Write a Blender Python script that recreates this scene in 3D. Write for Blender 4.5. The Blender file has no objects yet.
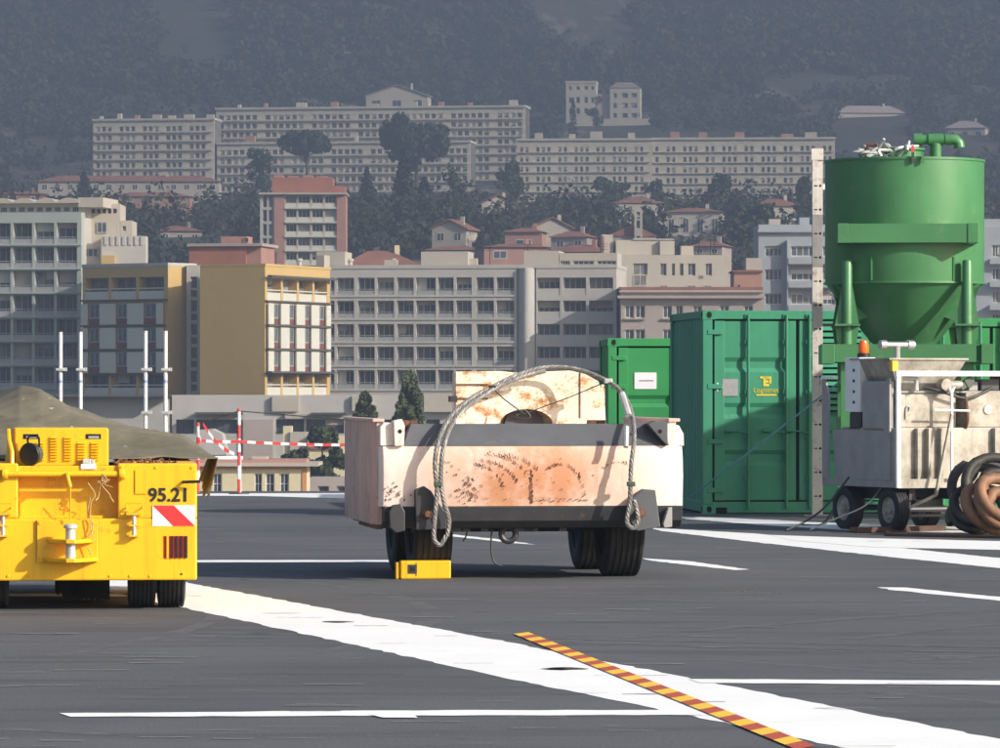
import bpy, math, random
import numpy as np
from mathutils import Vector, Matrix, noise as mnoise

random.seed(7)
SC = bpy.context.scene
COL = SC.collection

# ------------------------------------------------------------------ camera, sky, sun, exposure
FPX, CAM_H, HORIZON, CX = 4400.0, 1.6, 388.0, 500.0
cam_data = bpy.data.cameras.new('camera')
cam_data.sensor_width = 36.0
cam_data.lens = FPX / 1000.0 * 36.0
cam_data.shift_y = 0.014
cam_data.clip_start = 0.5
cam_data.clip_end = 12000
cam = bpy.data.objects.new('camera', cam_data)
cam.location = (0, 0, CAM_H)
cam.rotation_euler = (math.pi / 2, 0, 0)
COL.objects.link(cam)
SC.camera = cam

SUN = Vector((1.8, -1.0, 0.99)).normalized()
world = bpy.data.worlds.new('World')
SC.world = world
world.use_nodes = True
wn = world.node_tree.nodes
sky_tex = wn.new('ShaderNodeTexSky')
sky_tex.sky_type = 'NISHITA'
sky_tex.sun_disc = False
sky_tex.sun_elevation = math.asin(SUN.z)
sky_tex.sun_rotation = math.atan2(SUN.x, SUN.y)
sky_tex.dust_density = 2.5
world.node_tree.links.new(sky_tex.outputs[0], wn['Background'].inputs[0])
wn['Background'].inputs[1].default_value = 0.125

sun_data = bpy.data.lights.new('sun', 'SUN')
sun_data.energy = 4.6
sun_data.angle = math.radians(0.5)
sun_data.color = (1.0, 0.93, 0.82)
sun = bpy.data.objects.new('sun', sun_data)
sun.rotation_euler = (-SUN).to_track_quat('-Z', 'Y').to_euler()
sun.location = (60, -40, 60)
COL.objects.link(sun)

SC.view_settings.view_transform = 'Standard'
SC.view_settings.look = 'None'
SC.view_settings.gamma = 1.0
SC.view_settings.exposure = 0.72
SC.cycles.use_denoising = True
SC.cycles.volume_bounces = 1
SC.cycles.max_bounces = 6
SC.cycles.volume_step_rate = 4

# ------------------------------------------------------------------ helpers: pixels to places
def gx(px, D):
    return (px - CX) * D / FPX
def gz(py, D):
    return CAM_H - (py - HORIZON) * D / FPX
def gd(py):
    return FPX * CAM_H / (py - HORIZON)
def ground(px, py, z=0.0):
    D = FPX * (CAM_H - z) / (py - HORIZON)
    return (gx(px, D), D, z)

class Fr:
    """Local frame of a thing standing at (x, y, z), turned by deg about the vertical."""
    def __init__(s, x, y, z=0.0, deg=0.0):
        s.o = Vector((x, y, z)); s.a = math.radians(deg)
        s.c, s.s = math.cos(s.a), math.sin(s.a)
    def p(s, px, py, c=0.0):
        """where the sight line through a pixel meets the local plane y = c"""
        d = Vector(((px - CX) / FPX, 1.0, -(py - HORIZON) / FPX))
        o = Vector((0, 0, CAM_H)) - s.o
        oy = -s.s * o.x + s.c * o.y
        dy = -s.s * d.x + s.c * d.y
        t = (c - oy) / dy
        w = o + d * t
        return (s.c * w.x + s.s * w.y, c, w.z)
    def r(s, x0, y0, x1, y1, c0, c1):
        a, b = s.p(x0, y0, c0), s.p(x1, y1, c0)
        return ((min(a[0], b[0]), min(c0, c1), min(a[2], b[2])), (max(a[0], b[0]), max(c0, c1), max(a[2], b[2])))

# ------------------------------------------------------------------ helpers: materials
def _nodes(name):
    m = bpy.data.materials.new(name)
    m.use_nodes = True
    nt = m.node_tree
    return m, nt, nt.nodes['Principled BSDF']

def mixc(nt, fac, a, b, mode='MIX'):
    n = nt.nodes.new('ShaderNodeMix')
    n.data_type = 'RGBA'; n.blend_type = mode
    for i, v in ((0, fac), (6, a), (7, b)):
        if hasattr(v, 'is_linked') or hasattr(v, 'links'):
            nt.links.new(v, n.inputs[i])
        elif i == 0:
            n.inputs[0].default_value = v
        else:
            n.inputs[i].default_value = (*v, 1.0)
    return n.outputs[2]

def coord(nt, scale=(1, 1, 1), kind='Object', loc=(0, 0, 0)):
    t = nt.nodes.new('ShaderNodeTexCoord')
    mp = nt.nodes.new('ShaderNodeMapping')
    mp.inputs['Scale'].default_value = scale
    mp.inputs['Location'].default_value = loc
    nt.links.new(t.outputs[kind], mp.inputs[0])
    return mp.outputs[0]

def noise_fac(nt, vec, scale, lo=0.4, hi=0.6, detail=4, rough=0.6):
    n = nt.nodes.new('ShaderNodeTexNoise')
    n.inputs['Scale'].default_value = scale
    n.inputs['Detail'].default_value = detail
    n.inputs['Roughness'].default_value = rough
    nt.links.new(vec, n.inputs['Vector'])
    r = nt.nodes.new('ShaderNodeMapRange')
    r.inputs[1].default_value = lo; r.inputs[2].default_value = hi
    nt.links.new(n.outputs[0], r.inputs[0])
    return r.outputs[0]

def mult(nt, a, b):
    n = nt.nodes.new('ShaderNodeMath'); n.operation = 'MULTIPLY'
    for i, v in enumerate((a, b)):
        if hasattr(v, 'links'):
            nt.links.new(v, n.inputs[i])
        else:
            n.inputs[i].default_value = v
    return n.outputs[0]

def bump(nt, bsdf, fac, strength=0.3, dist=0.02):
    b = nt.nodes.new('ShaderNodeBump')
    b.inputs['Strength'].default_value = strength
    b.inputs['Distance'].default_value = dist
    nt.links.new(fac, b.inputs['Height'])
    nt.links.new(b.outputs[0], bsdf.inputs['Normal'])

def mat(name, col, rough=0.6, metal=0.0, var=0.12, scale=3.0, dirt=None, dirt_amt=(0.55, 0.75), dirt_scale=2.0,
        streak=None, bumpy=0.0, bump_scale=40.0, spec=None):
    m, nt, b = _nodes(name)
    v = coord(nt)
    dark = tuple(c * (1 - var) for c in col); lite = tuple(min(1, c * (1 + var)) for c in col)
    c = mixc(nt, noise_fac(nt, v, scale, 0.3, 0.7), dark, lite)
    if dirt:
        c = mixc(nt, noise_fac(nt, v, dirt_scale, *dirt_amt, detail=8, rough=0.7), c, dirt)
    if streak:
        vs = coord(nt, (6, 6, 0.35))
        c = mixc(nt, mult(nt, noise_fac(nt, vs, 2.5, 0.5, 0.8, 6), 0.65), c, streak)
    nt.links.new(c, b.inputs['Base Color'])
    b.inputs['Roughness'].default_value = rough
    b.inputs['Metallic'].default_value = metal
    if spec is not None:
        b.inputs['Specular IOR Level'].default_value = spec
    if bumpy:
        bump(nt, b, noise_fac(nt, v, bump_scale, 0, 1), bumpy)
    return m

# ------------------------------------------------------------------ helpers: meshes
class MB:
    def __init__(s):
        s.v = []; s.f = []
    def add(s, v, f):
        k = len(s.v); s.v += [tuple(p) for p in v]; s.f += [tuple(i + k for i in q) for q in f]; return s
    def box(s, a, b):
        (x0, y0, z0), (x1, y1, z1) = a, b
        return s.add([(x0, y0, z0), (x1, y0, z0), (x1, y1, z0), (x0, y1, z0), (x0, y0, z1), (x1, y0, z1), (x1, y1, z1), (x0, y1, z1)],
                     [(0, 3, 2, 1), (4, 5, 6, 7), (0, 1, 5, 4), (1, 2, 6, 5), (2, 3, 7, 6), (3, 0, 4, 7)])
    def cbox(s, c, d):
        return s.box([c[i] - d[i] / 2 for i in range(3)], [c[i] + d[i] / 2 for i in range(3)])
    def prism(s, poly, a, b, axis='y'):
        """extrude a polygon given in the two other axes from a to b along axis"""
        def P(q, t):
            return {'y': (q[0], t, q[1]), 'x': (t, q[0], q[1]), 'z': (q[0], q[1], t)}[axis]
        n = len(poly)
        v = [P(q, a) for q in poly] + [P(q, b) for q in poly]
        f = [tuple(range(n - 1, -1, -1)), tuple(range(n, 2 * n))] + [(i, (i + 1) % n, n + (i + 1) % n, n + i) for i in range(n)]
        return s.add(v, f)
    def bar(s, p, q, w, h=None):
        """square bar from p to q"""
        h = h or w
        p, q = Vector(p), Vector(q); d = (q - p).normalized()
        u = d.cross(Vector((0, 0, 1)))
        u = Vector((1, 0, 0)) if u.length < 1e-4 else u.normalized()
        t = u.cross(d)
        v = [e + u * (w / 2 * i) + t * (h / 2 * j) for e in (p, q) for i, j in ((-1, -1), (1, -1), (1, 1), (-1, 1))]
        return s.add(v, [(3, 2, 1, 0), (4, 5, 6, 7), (0, 1, 5, 4), (1, 2, 6, 5), (2, 3, 7, 6), (3, 0, 4, 7)])
    def tube(s, pts, r, n=8, caps=True, closed=False):
        pts = [Vector(p) for p in pts]; m = len(pts)
        rr = r if isinstance(r, (list, tuple)) else [r] * m
        v = []; f = []; up = None
        for i, p in enumerate(pts):
            d = ((pts[(i + 1) % m] - pts[i - 1]) if closed else (pts[min(i + 1, m - 1)] - pts[max(i - 1, 0)])).normalized()
            if up is None:
                up = Vector((0, 0, 1)) if abs(d.z) < 0.9 else Vector((1, 0, 0))
            u = d.cross(up)
            if u.length < 1e-5:
                u = d.orthogonal()
            u.normalize(); w = u.cross(d).normalized(); up = w
            v += [p + (u * math.cos(2 * math.pi * k / n) + w * math.sin(2 * math.pi * k / n)) * rr[i] for k in range(n)]
        for i in range(m if closed else m - 1):
            j = (i + 1) % m
            f += [(i * n + k, i * n + (k + 1) % n, j * n + (k + 1) % n, j * n + k) for k in range(n)]
        if caps and not closed:
            f += [tuple(range(n - 1, -1, -1)), tuple(range((m - 1) * n, m * n))]
        return s.add(v, f)
    def cyl(s, p, q, r, n=20, r2=None):
        return s.tube([p, q], [r, r2 if r2 is not None else r], n)
    def lathe(s, prof, n=32, c=(0, 0, 0), axis='z', caps=True):
        """profile of (radius, height) turned about an axis"""
        v = []; f = []; m = len(prof)
        for r, h in prof:
            for k in range(n):
                a = 2 * math.pi * k / n
                q = (r * math.cos(a), r * math.sin(a), h)
                if axis == 'x': q = (h, r * math.cos(a), r * math.sin(a))
                if axis == 'y': q = (r * math.cos(a), h, r * math.sin(a))
                v.append((q[0] + c[0], q[1] + c[1], q[2] + c[2]))
        for i in range(m - 1):
            f += [(i * n + k, i * n + (k + 1) % n, (i + 1) * n + (k + 1) % n, (i + 1) * n + k) for k in range(n)]
        if caps and prof[0][0] > 1e-6: f.append(tuple(range(n - 1, -1, -1)))
        if caps and prof[-1][0] > 1e-6: f.append(tuple(range((m - 1) * n, m * n)))
        return s.add(v, f)
    def mesh(s, name, m=None, smooth=False):
        me = bpy.data.meshes.new(name)
        me.from_pydata(s.v, [], s.f)
        if m: me.materials.append(m)
        me.update()
        if smooth:
            me.polygons.foreach_set('use_smooth', [True] * len(me.polygons))
            me.set_sharp_from_angle(angle=math.radians(35))
        return me
    def build(s, name, m, parent=None, smooth=False, bevel=0.0):
        return link(name, s.mesh(name, m, smooth), parent, bevel=bevel)

def link(name, me, parent=None, loc=None, rotz=None, bevel=0.0):
    o = bpy.data.objects.new(name, me)
    COL.objects.link(o)
    if parent is not None: o.parent = parent
    if loc is not None: o.location = loc
    if rotz is not None: o.rotation_euler = (0, 0, rotz)
    if bevel:
        md = o.modifiers.new('bevel', 'BEVEL'); md.width = bevel; md.segments = 2
        md.limit_method = 'ANGLE'; md.angle_limit = math.radians(40)
    return o

def tag(o, label=None, cat=None, group=None, kind=None):
    if label: o['label'] = label
    if cat: o['category'] = cat
    if group: o['group'] = group
    if kind: o['kind'] = kind
    return o

def thing(name, label, cat, fr, group=None):
    o = bpy.data.objects.new(name, None)
    o.empty_display_size = 0.2
    COL.objects.link(o)
    o.location = fr.o; o.rotation_euler = (0, 0, fr.a)
    return tag(o, label, cat, group)

def copy_tree(o, parent=None):
    c = o.copy(); COL.objects.link(c)
    if parent is not None: c.parent = parent
    for ch in list(o.children): copy_tree(ch, c)
    return c

def text(s, size, m, parent, loc, extrude=0.002, name='lettering', bold=0.0):
    cu = bpy.data.curves.new('t', 'FONT')
    cu.body = s; cu.size = size; cu.extrude = extrude; cu.align_x = 'CENTER'; cu.align_y = 'CENTER'; cu.offset = bold
    t = bpy.data.objects.new('t', cu); COL.objects.link(t)
    bpy.context.view_layer.update()
    me = bpy.data.meshes.new_from_object(t.evaluated_get(bpy.context.evaluated_depsgraph_get()))
    bpy.data.objects.remove(t)
    me.materials.clear(); me.materials.append(m)
    o = link(name, me, parent, loc); o.rotation_euler = (math.pi / 2, 0, 0)
    return o

def smooth_path(pts, per=8):
    pts = [Vector(p) for p in pts]; out = []
    for i in range(len(pts) - 1):
        p0, p1, p2, p3 = pts[max(i - 1, 0)], pts[i], pts[i + 1], pts[min(i + 2, len(pts) - 1)]
        for k in range(per):
            t = k / per
            out.append(0.5 * ((2 * p1) + (p2 - p0) * t + (2 * p0 - 5 * p1 + 4 * p2 - p3) * t * t + (3 * p1 - p0 - 3 * p2 + p3) * t ** 3))
    return out + [pts[-1]]

def rope_mesh(mb, path, r, strands=4, pitch=0.12):
    """laid rope: strands twisted round the path"""
    L = 0.0; rings = []
    up = Vector((0, 1, 0))
    for i, p in enumerate(path):
        if i: L += (p - path[i - 1]).length
        d = (path[min(i + 1, len(path) - 1)] - path[max(i - 1, 0)]).normalized()
        u = d.cross(up)
        u = u.normalized() if u.length > 1e-4 else d.orthogonal().normalized()
        rings.append((p, u, u.cross(d).normalized(), L))
    for k in range(strands):
        mb.tube([p + (u * math.cos(2 * math.pi * (l / pitch + k / strands)) + w * math.sin(2 * math.pi * (l / pitch + k / strands))) * r * 0.55
                 for p, u, w, l in rings], r * 0.55, 6)
    return mb

# ------------------------------------------------------------------ terrain height (city plain, hillside, mountain)
TZ = [(200, -11), (620, -11), (700, -6), (800, 6), (900, 20), (1000, 34), (1250, 52), (1400, 58), (1500, 69), (1650, 84), (1750, 104),
      (1900, 135), (2200, 222), (2340, 266)]
def h0(y):
    return float(np.interp(y, [a for a, _ in TZ], [b for _, b in TZ]))
def terr(x, y):
    k = min(1.0, max(0.0, (y - 700) / 900))
    n = mnoise.noise(Vector((x * 0.004, y * 0.004, 1.3))) * 9 + mnoise.noise(Vector((x * 0.015, y * 0.015, 4.1))) * 3
    if y > 1850: n += (mnoise.noise(Vector((x * 0.006, y * 0.003, 9.7)))) * 26 * min(1, (y - 1850) / 250)
    return h0(y) + n * k

# ------------------------------------------------------------------ materials
def deck_material():
    m, nt, b = _nodes('deck_coating')
    v = coord(nt)
    c = mixc(nt, noise_fac(nt, v, 0.35, 0.3, 0.7, 5), (0.086, 0.090, 0.098), (0.122, 0.126, 0.134))
    # rubber lanes left by rolling aircraft and tractors, along and across the deck
    v2 = coord(nt, (0.22, 1.6, 1)); v2.node.inputs['Rotation'].default_value = (0, 0, math.radians(17))
    c = mixc(nt, mult(nt, noise_fac(nt, v2, 1.6, 0.5, 0.66, 5), 0.5), c, (0.050, 0.052, 0.057))
    v3 = coord(nt, (0.25, 2.6, 1)); v3.node.inputs['Rotation'].default_value = (0, 0, math.radians(-8))
    c = mixc(nt, mult(nt, noise_fac(nt, v3, 1.9, 0.55, 0.75, 6), 0.5), c, (0.13, 0.128, 0.125))
    c = mixc(nt, mult(nt, noise_fac(nt, v, 60, 0.35, 0.7, 3), 0.45), c, (0.034, 0.035, 0.038))
    c = mixc(nt, mult(nt, noise_fac(nt, v, 2.4, 0.63, 0.75, 7), 0.6), c, (0.035, 0.034, 0.034))
    nt.links.new(c, b.inputs['Base Color'])
    b.inputs['Roughness'].default_value = 0.8
    b.inputs['Specular IOR Level'].default_value = 0.25
    bump(nt, b, noise_fac(nt, v, 45, 0, 1, 3), 0.35, 0.01)
    return m

def marking_material(name, col, worn):
    m, nt, b = _nodes(name)
    v = coord(nt)
    c = mixc(nt, noise_fac(nt, v, 1.3, 0.3, 0.7), tuple(x * 0.93 for x in col), col)
    c = mixc(nt, mult(nt, noise_fac(nt, coord(nt, (0.5, 2.5, 1)), 7, 0.60, 0.72, 8, 0.7), 0.7), c, worn)
    nt.links.new(c, b.inputs['Base Color']); b.inputs['Roughness'].default_value = 0.7
    return m

def pink_material():
    """salmon white paint, rust run and rub stains round the middle of the rear face"""
    m, nt, b = _nodes('worn_salmon_paint')
    v = coord(nt)
    c = mixc(nt, noise_fac(nt, v, 1.6, 0.3, 0.7), (0.78, 0.65, 0.58), (0.82, 0.73, 0.67))
    g = nt.nodes.new('ShaderNodeTexGradient'); g.gradient_type = 'SPHERICAL'
    vg = coord(nt, (0.78, 0.4, 1.1), loc=(0.0, 0.0, -0.90))
    nt.links.new(vg, g.inputs[0])
    r = nt.nodes.new('ShaderNodeMapRange'); r.inputs[1].default_value = 0.0; r.inputs[2].default_value = 0.75
    nt.links.new(g.outputs[0], r.inputs[0])
    stain = mult(nt, r.outputs[0], noise_fac(nt, v, 2.6, 0.12, 0.55, 7, 0.65))
    c = mixc(nt, stain, c, (0.50, 0.225, 0.115))
    spots = noise_fac(nt, v, 9, 0.60, 0.66, 8, 0.72)
    big = noise_fac(nt, v, 1.7, 0.48, 0.62, 3)
    c = mixc(nt, mult(nt, spots, big), c, (0.13, 0.05, 0.028))
    c = mixc(nt, mult(nt, noise_fac(nt, coord(nt, (7, 7, 0.5)), 2.2, 0.56, 0.8, 5), 0.6), c, (0.42, 0.20, 0.11))
    nt.links.new(c, b.inputs['Base Color']); b.inputs['Roughness'].default_value = 0.62
    return m

def rusty_cream_material():
    m, nt, b = _nodes('rusty_cream_paint')
    v = coord(nt)
    c = mixc(nt, noise_fac(nt, v, 2, 0.3, 0.7), (0.78, 0.66, 0.48), (0.84, 0.76, 0.62))
    c = mixc(nt, noise_fac(nt, coord(nt, (2.2, 2.2, 3.6)), 2.6, 0.49, 0.62, 8, 0.78), c, (0.42, 0.17, 0.04))
    c = mixc(nt, noise_fac(nt, coord(nt, (9, 9, 1.6)), 2.0, 0.57, 0.66, 6, 0.75), c, (0.16, 0.06, 0.025))
    nt.links.new(c, b.inputs['Base Color']); b.inputs['Roughness'].default_value = 0.65
    return m

def tarp_material():
    m, nt, b = _nodes('canvas_tarpaulin')
    v = coord(nt)
    c = mixc(nt, noise_fac(nt, v, 2.5, 0.3, 0.7, 6), (0.095, 0.086, 0.058), (0.155, 0.140, 0.100))
    c = mixc(nt, noise_fac(nt, coord(nt, (1, 1, 2)), 14, 0.70, 0.74, 3), c, (0.42, 0.40, 0.36))
    nt.links.new(c, b.inputs['Base Color']); b.inputs['Roughness'].default_value = 0.75
    bump(nt, b, noise_fac(nt, coord(nt, (1, 3, 1)), 2.2, 0, 1, 3), 0.5, 0.06)
    return m

def hill_material():
    m, nt, b = _nodes('hillside_scrub')
    v = coord(nt)
    c = mixc(nt, noise_fac(nt, v, 0.03, 0.35, 0.65, 8, 0.7), (0.028, 0.034, 0.022), (0.070, 0.072, 0.046))
    c = mixc(nt, noise_fac(nt, coord(nt, (1, 0.35, 0.35)), 0.02, 0.55, 0.64, 10, 0.75), c, (0.26, 0.22, 0.18))
    nt.links.new(c, b.inputs['Base Color']); b.inputs['Roughness'].default_value = 0.9
    return m

def glass(name, col, rough=0.12):
    m, nt, b = _nodes(name)
    v = coord(nt)
    c = mixc(nt, noise_fac(nt, v, 0.7, 0.35, 0.65), tuple(x * 0.7 for x in col), tuple(x * 1.25 for x in col))
    nt.links.new(c, b.inputs['Base Color'])
    b.inputs['Roughness'].default_value = rough
    return m

def leaf_mat(name, col, var=0.45, sc=0.6):
    m, nt, b = _nodes(name)
    v = coord(nt)
    c = mixc(nt, noise_fac(nt, v, sc, 0.35, 0.65, 4), tuple(x * (1 - var) for x in col), tuple(x * (1 + var) for x in col))
    nt.links.new(c, b.inputs['Base Color']); b.inputs['Roughness'].default_value = 0.75
    b.inputs['Specular IOR Level'].default_value = 0.2
    return m

M = dict(
    deck=deck_material(),
    white_line=marking_material('white_line_paint', (0.80, 0.80, 0.79), (0.30, 0.30, 0.30)),
    tape_yellow=marking_material('yellow_tape', (0.78, 0.50, 0.04), (0.35, 0.22, 0.05)),
    tape_red=marking_material('red_tape', (0.42, 0.07, 0.03), (0.16, 0.07, 0.04)),
    scuff=mat('chalky_scuff', (0.22, 0.215, 0.21), 0.9, var=0.3, scale=8),
    track=mat('faint_tyre_rubber', (0.080, 0.083, 0.090), 0.75, var=0.35, scale=6),
    rubber_mark=mat('rubber_smear', (0.03, 0.03, 0.032), 0.8),
    debris=mat('rust_flakes', (0.10, 0.08, 0.065), 0.9, var=0.5, scale=12),
    hull=mat('grey_ship_paint', (0.16, 0.17, 0.18), 0.6),
    yellow=mat('yellow_machine_paint', (0.80, 0.435, 0.008), 0.38, var=0.05, scale=2.2, dirt=(0.30, 0.15, 0.025), dirt_amt=(0.58, 0.74), dirt_scale=4.5, streak=(0.50, 0.25, 0.012)),
    black=mat('black_paint', (0.012, 0.012, 0.012), 0.5),
    rubber=mat('tyre_rubber', (0.016, 0.016, 0.017), 0.75, var=0.4, scale=9, dirt=(0.055, 0.052, 0.05), dirt_amt=(0.5, 0.8)),
    dark_steel=mat('dark_grey_paint', (0.032, 0.033, 0.037), 0.5, var=0.25, scale=4, dirt=(0.12, 0.07, 0.05), dirt_amt=(0.62, 0.75), dirt_scale=5),
    mid_grey=mat('grey_walkway_paint', (0.080, 0.085, 0.096), 0.6, var=0.15, scale=3, dirt=(0.28, 0.17, 0.12), dirt_amt=(0.60, 0.76), dirt_scale=4),
    red_lens=mat('red_lamp_lens', (0.55, 0.03, 0.015), 0.2),
    signal_red=mat('red_reflective_film', (0.75, 0.03, 0.03), 0.45),
    white_film=mat('white_reflective_film', (0.82, 0.82, 0.82), 0.45, var=0.03),
    chrome=mat('bare_metal', (0.55, 0.55, 0.53), 0.35, metal=0.8, var=0.2),
    zinc=mat('galvanised_steel', (0.50, 0.50, 0.49), 0.5, metal=0.35, var=0.25, scale=8),
    lamp_glass=mat('lamp_lens', (0.5, 0.46, 0.44), 0.2, var=0.3, scale=25),
    twine=mat('pale_twine', (0.42, 0.29, 0.12), 0.8),
    cap_green=mat('dull_green_housing', (0.05, 0.07, 0.05), 0.5),
    pink=pink_material(),
    shade_pink=mat('shaded_salmon_paint', (0.62, 0.44, 0.38), 0.65, var=0.1, dirt=(0.26, 0.15, 0.12), dirt_amt=(0.55, 0.75), streak=(0.36, 0.22, 0.18)),  # darker copy of the salmon paint, flank shade put into the colour, plus dirt
    cream=rusty_cream_material(),
    rust=mat('rusty_steel', (0.13, 0.06, 0.035), 0.8, var=0.5, scale=10, bumpy=0.3),
    brown_rub=mat('tyre_rub_mark', (0.10, 0.035, 0.02), 0.8, var=0.5, scale=20),
    wire=mat('wire_rope_steel', (0.21, 0.20, 0.19), 0.55, metal=0.3, var=0.3, scale=25),
    tarp=tarp_material(),
    cgreen=mat('container_green', (0.048, 0.265, 0.150), 0.45, var=0.08, scale=1.5, streak=(0.045, 0.20, 0.12), dirt=(0.12, 0.085, 0.05), dirt_amt=(0.69, 0.74), dirt_scale=7),
    cgreen2=mat('grass_green_paint', (0.040, 0.27, 0.085), 0.42, var=0.08, scale=1.5, dirt=(0.03, 0.16, 0.05), dirt_amt=(0.62, 0.8)),
    cside=mat('weathered_green_side', (0.06, 0.26, 0.16), 0.5, var=0.12, scale=2, streak=(0.13, 0.28, 0.2)),
    sgreen=mat('hopper_green', (0.058, 0.198, 0.076), 0.40, var=0.12, scale=1.8, streak=(0.07, 0.165, 0.075), dirt=(0.22, 0.27, 0.17), dirt_amt=(0.60, 0.80), dirt_scale=3.2),
    seal=mat('door_seal_rubber', (0.035, 0.036, 0.034), 0.7),
    rod=mat('green_rod', (0.030, 0.20, 0.11), 0.45),
    hole=mat('dark_opening', (0.006, 0.007, 0.007), 0.9),
    placard=mat('grey_data_plate', (0.34, 0.33, 0.34), 0.5, var=0.1, scale=30),
    paper=mat('white_paper', (0.80, 0.79, 0.82), 0.7, var=0.02),
    ink=mat('grey_print', (0.15, 0.14, 0.2), 0.7),
    logo=mat('yellow_print', (0.70, 0.55, 0.05), 0.5),
    white_paint=mat('white_enamel', (0.80, 0.80, 0.79), 0.45, var=0.05, dirt=(0.5, 0.46, 0.42), dirt_amt=(0.6, 0.8), dirt_scale=5),
    pole=mat('cream_pole_paint', (0.62, 0.58, 0.53), 0.5, var=0.12, dirt=(0.36, 0.25, 0.22), dirt_amt=(0.52, 0.66), dirt_scale=6),
    pole_grey=mat('bare_grey_pole', (0.30, 0.29, 0.28), 0.55, var=0.2),
    galv=mat('weathered_galvanised_sheet', (0.38, 0.35, 0.30), 0.5, metal=0.1, var=0.2, scale=5, dirt=(0.19, 0.155, 0.11), dirt_amt=(0.46, 0.68), dirt_scale=4, streak=(0.17, 0.14, 0.10)),
    galv_grey=mat('grey_machine_sheet', (0.30, 0.29, 0.285), 0.55, var=0.12, scale=4),
    orange=mat('orange_beacon_lens', (0.80, 0.13, 0.01), 0.15, var=0.15, scale=12),
    hose_black=mat('black_hose_rubber', (0.028, 0.026, 0.022), 0.6, var=0.4, scale=10, dirt=(0.10, 0.085, 0.06), dirt_amt=(0.5, 0.7)),
    hose_brown=mat('brown_hose_rubber', (0.21, 0.105, 0.055), 0.65, var=0.3, scale=8, dirt=(0.15, 0.07, 0.04), dirt_amt=(0.55, 0.75)),
    rust_plank=mat('rusty_channel', (0.075, 0.038, 0.024), 0.8, var=0.4, scale=6),
    blue_rope=mat('blue_rope', (0.16, 0.32, 0.36), 0.8),
    cable=mat('black_cable', (0.03, 0.03, 0.03), 0.6),
    scaffold=mat('pale_scaffold_tube', (0.72, 0.72, 0.70), 0.45, var=0.1, scale=10),
    blue_band=mat('blue_band', (0.25, 0.30, 0.60), 0.5),
    red_band=mat('red_band_paint', (0.72, 0.06, 0.06), 0.5),
    # town
    t_white=mat('cream_render', (0.54, 0.485, 0.41), 0.85, var=0.06, scale=0.15, streak=(0.45, 0.42, 0.38)),
    t_blue=mat('bluish_white_render', (0.43, 0.46, 0.49), 0.85, var=0.06, scale=0.15),
    t_grey=mat('grey_concrete', (0.53, 0.505, 0.475), 0.85, var=0.08, scale=0.2),
    t_green=mat('pale_green_frame', (0.42, 0.47, 0.43), 0.8, var=0.05, scale=0.3),
    t_ochre=mat('ochre_render', (0.62, 0.43, 0.17), 0.85, var=0.05, scale=0.1, streak=(0.50, 0.34, 0.15)),
    t_pinkstone=mat('pinkish_grey_render', (0.46, 0.39, 0.36), 0.85, var=0.06, scale=0.2),
    t_panel=mat('pale_panel', (0.66, 0.65, 0.58), 0.8, var=0.04),
    t_brick=mat('brick_red_render', (0.42, 0.17, 0.115), 0.85, var=0.12, scale=0.3),
    t_pink=mat('salmon_brick', (0.46, 0.25, 0.20), 0.85, var=0.08, scale=0.3),
    t_roof=mat('terracotta_tiles', (0.30, 0.135, 0.095), 0.85, var=0.22, scale=0.4),
    t_dark=mat('dark_slab_edge', (0.10, 0.095, 0.09), 0.8),
    t_maroon=mat('maroon_spandrel', (0.20, 0.07, 0.06), 0.8),
    t_yellow=mat('pale_yellow_render', (0.76, 0.66, 0.44), 0.85, var=0.05),
    t_orange=mat('orange_trim', (0.66, 0.30, 0.13), 0.85),
    t_stone=mat('hill_block_render', (0.63, 0.575, 0.48), 0.85, var=0.08, scale=0.05),
    g_dark=glass('dark_window_glass', (0.09, 0.10, 0.13)),
    g_blue=glass('blue_grey_window_glass', (0.12, 0.14, 0.17)),
    g_curtain=glass('curtained_window_glass', (0.22, 0.215, 0.21), 0.3),
    railing=mat('pale_balcony_railing', (0.36, 0.37, 0.37), 0.6),
    hill=hill_material(),
    water=mat('harbour_water', (0.02, 0.035, 0.045), 0.12),
    leaf=leaf_mat('evergreen_foliage', (0.052, 0.072, 0.030)),
    pine=leaf_mat('pine_foliage', (0.040, 0.056, 0.030)),
    cypress=leaf_mat('cypress_foliage', (0.026, 0.038, 0.024)),
    forest=leaf_mat('far_wood_foliage', (0.040, 0.048, 0.028), 0.5, 0.05),
    young_leaf=leaf_mat('bright_foliage', (0.12, 0.15, 0.075)),
    bark=mat('bark', (0.09, 0.065, 0.05), 0.9, var=0.3),
)

# ------------------------------------------------------------------ setting: deck, sea, land
DECK_EDGE = 67.8
d = MB()
d.add([(-70, -45, 0), (45, -45, 0), (45, DECK_EDGE + 1.2, 0), (-70, DECK_EDGE - 0.4, 0)], [(0, 1, 2, 3)])
deck = tag(d.build('flight_deck', M['deck']), kind='structure')
d = MB()
k = [(-70, -45), (45, -45), (45, DECK_EDGE + 1.2), (-70, DECK_EDGE - 0.4)]
d.add([(x, y, -0.004) for x, y in k] + [(x * 0.95, y * 0.95, -13.6) for x, y in k], [(0, 4, 5, 1), (1, 5, 6, 2), (2, 6, 7, 3), (3, 7, 4, 0)])
tag(d.build('ship_hull', M['hull']), kind='structure')
d = MB(); d.add([(-2600, -400, -13), (2600, -400, -13), (2600, 235, -13), (-2600, 235, -13)], [(0, 1, 2, 3)])
tag(d.build('harbour_water', M['water']), kind='structure')

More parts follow.
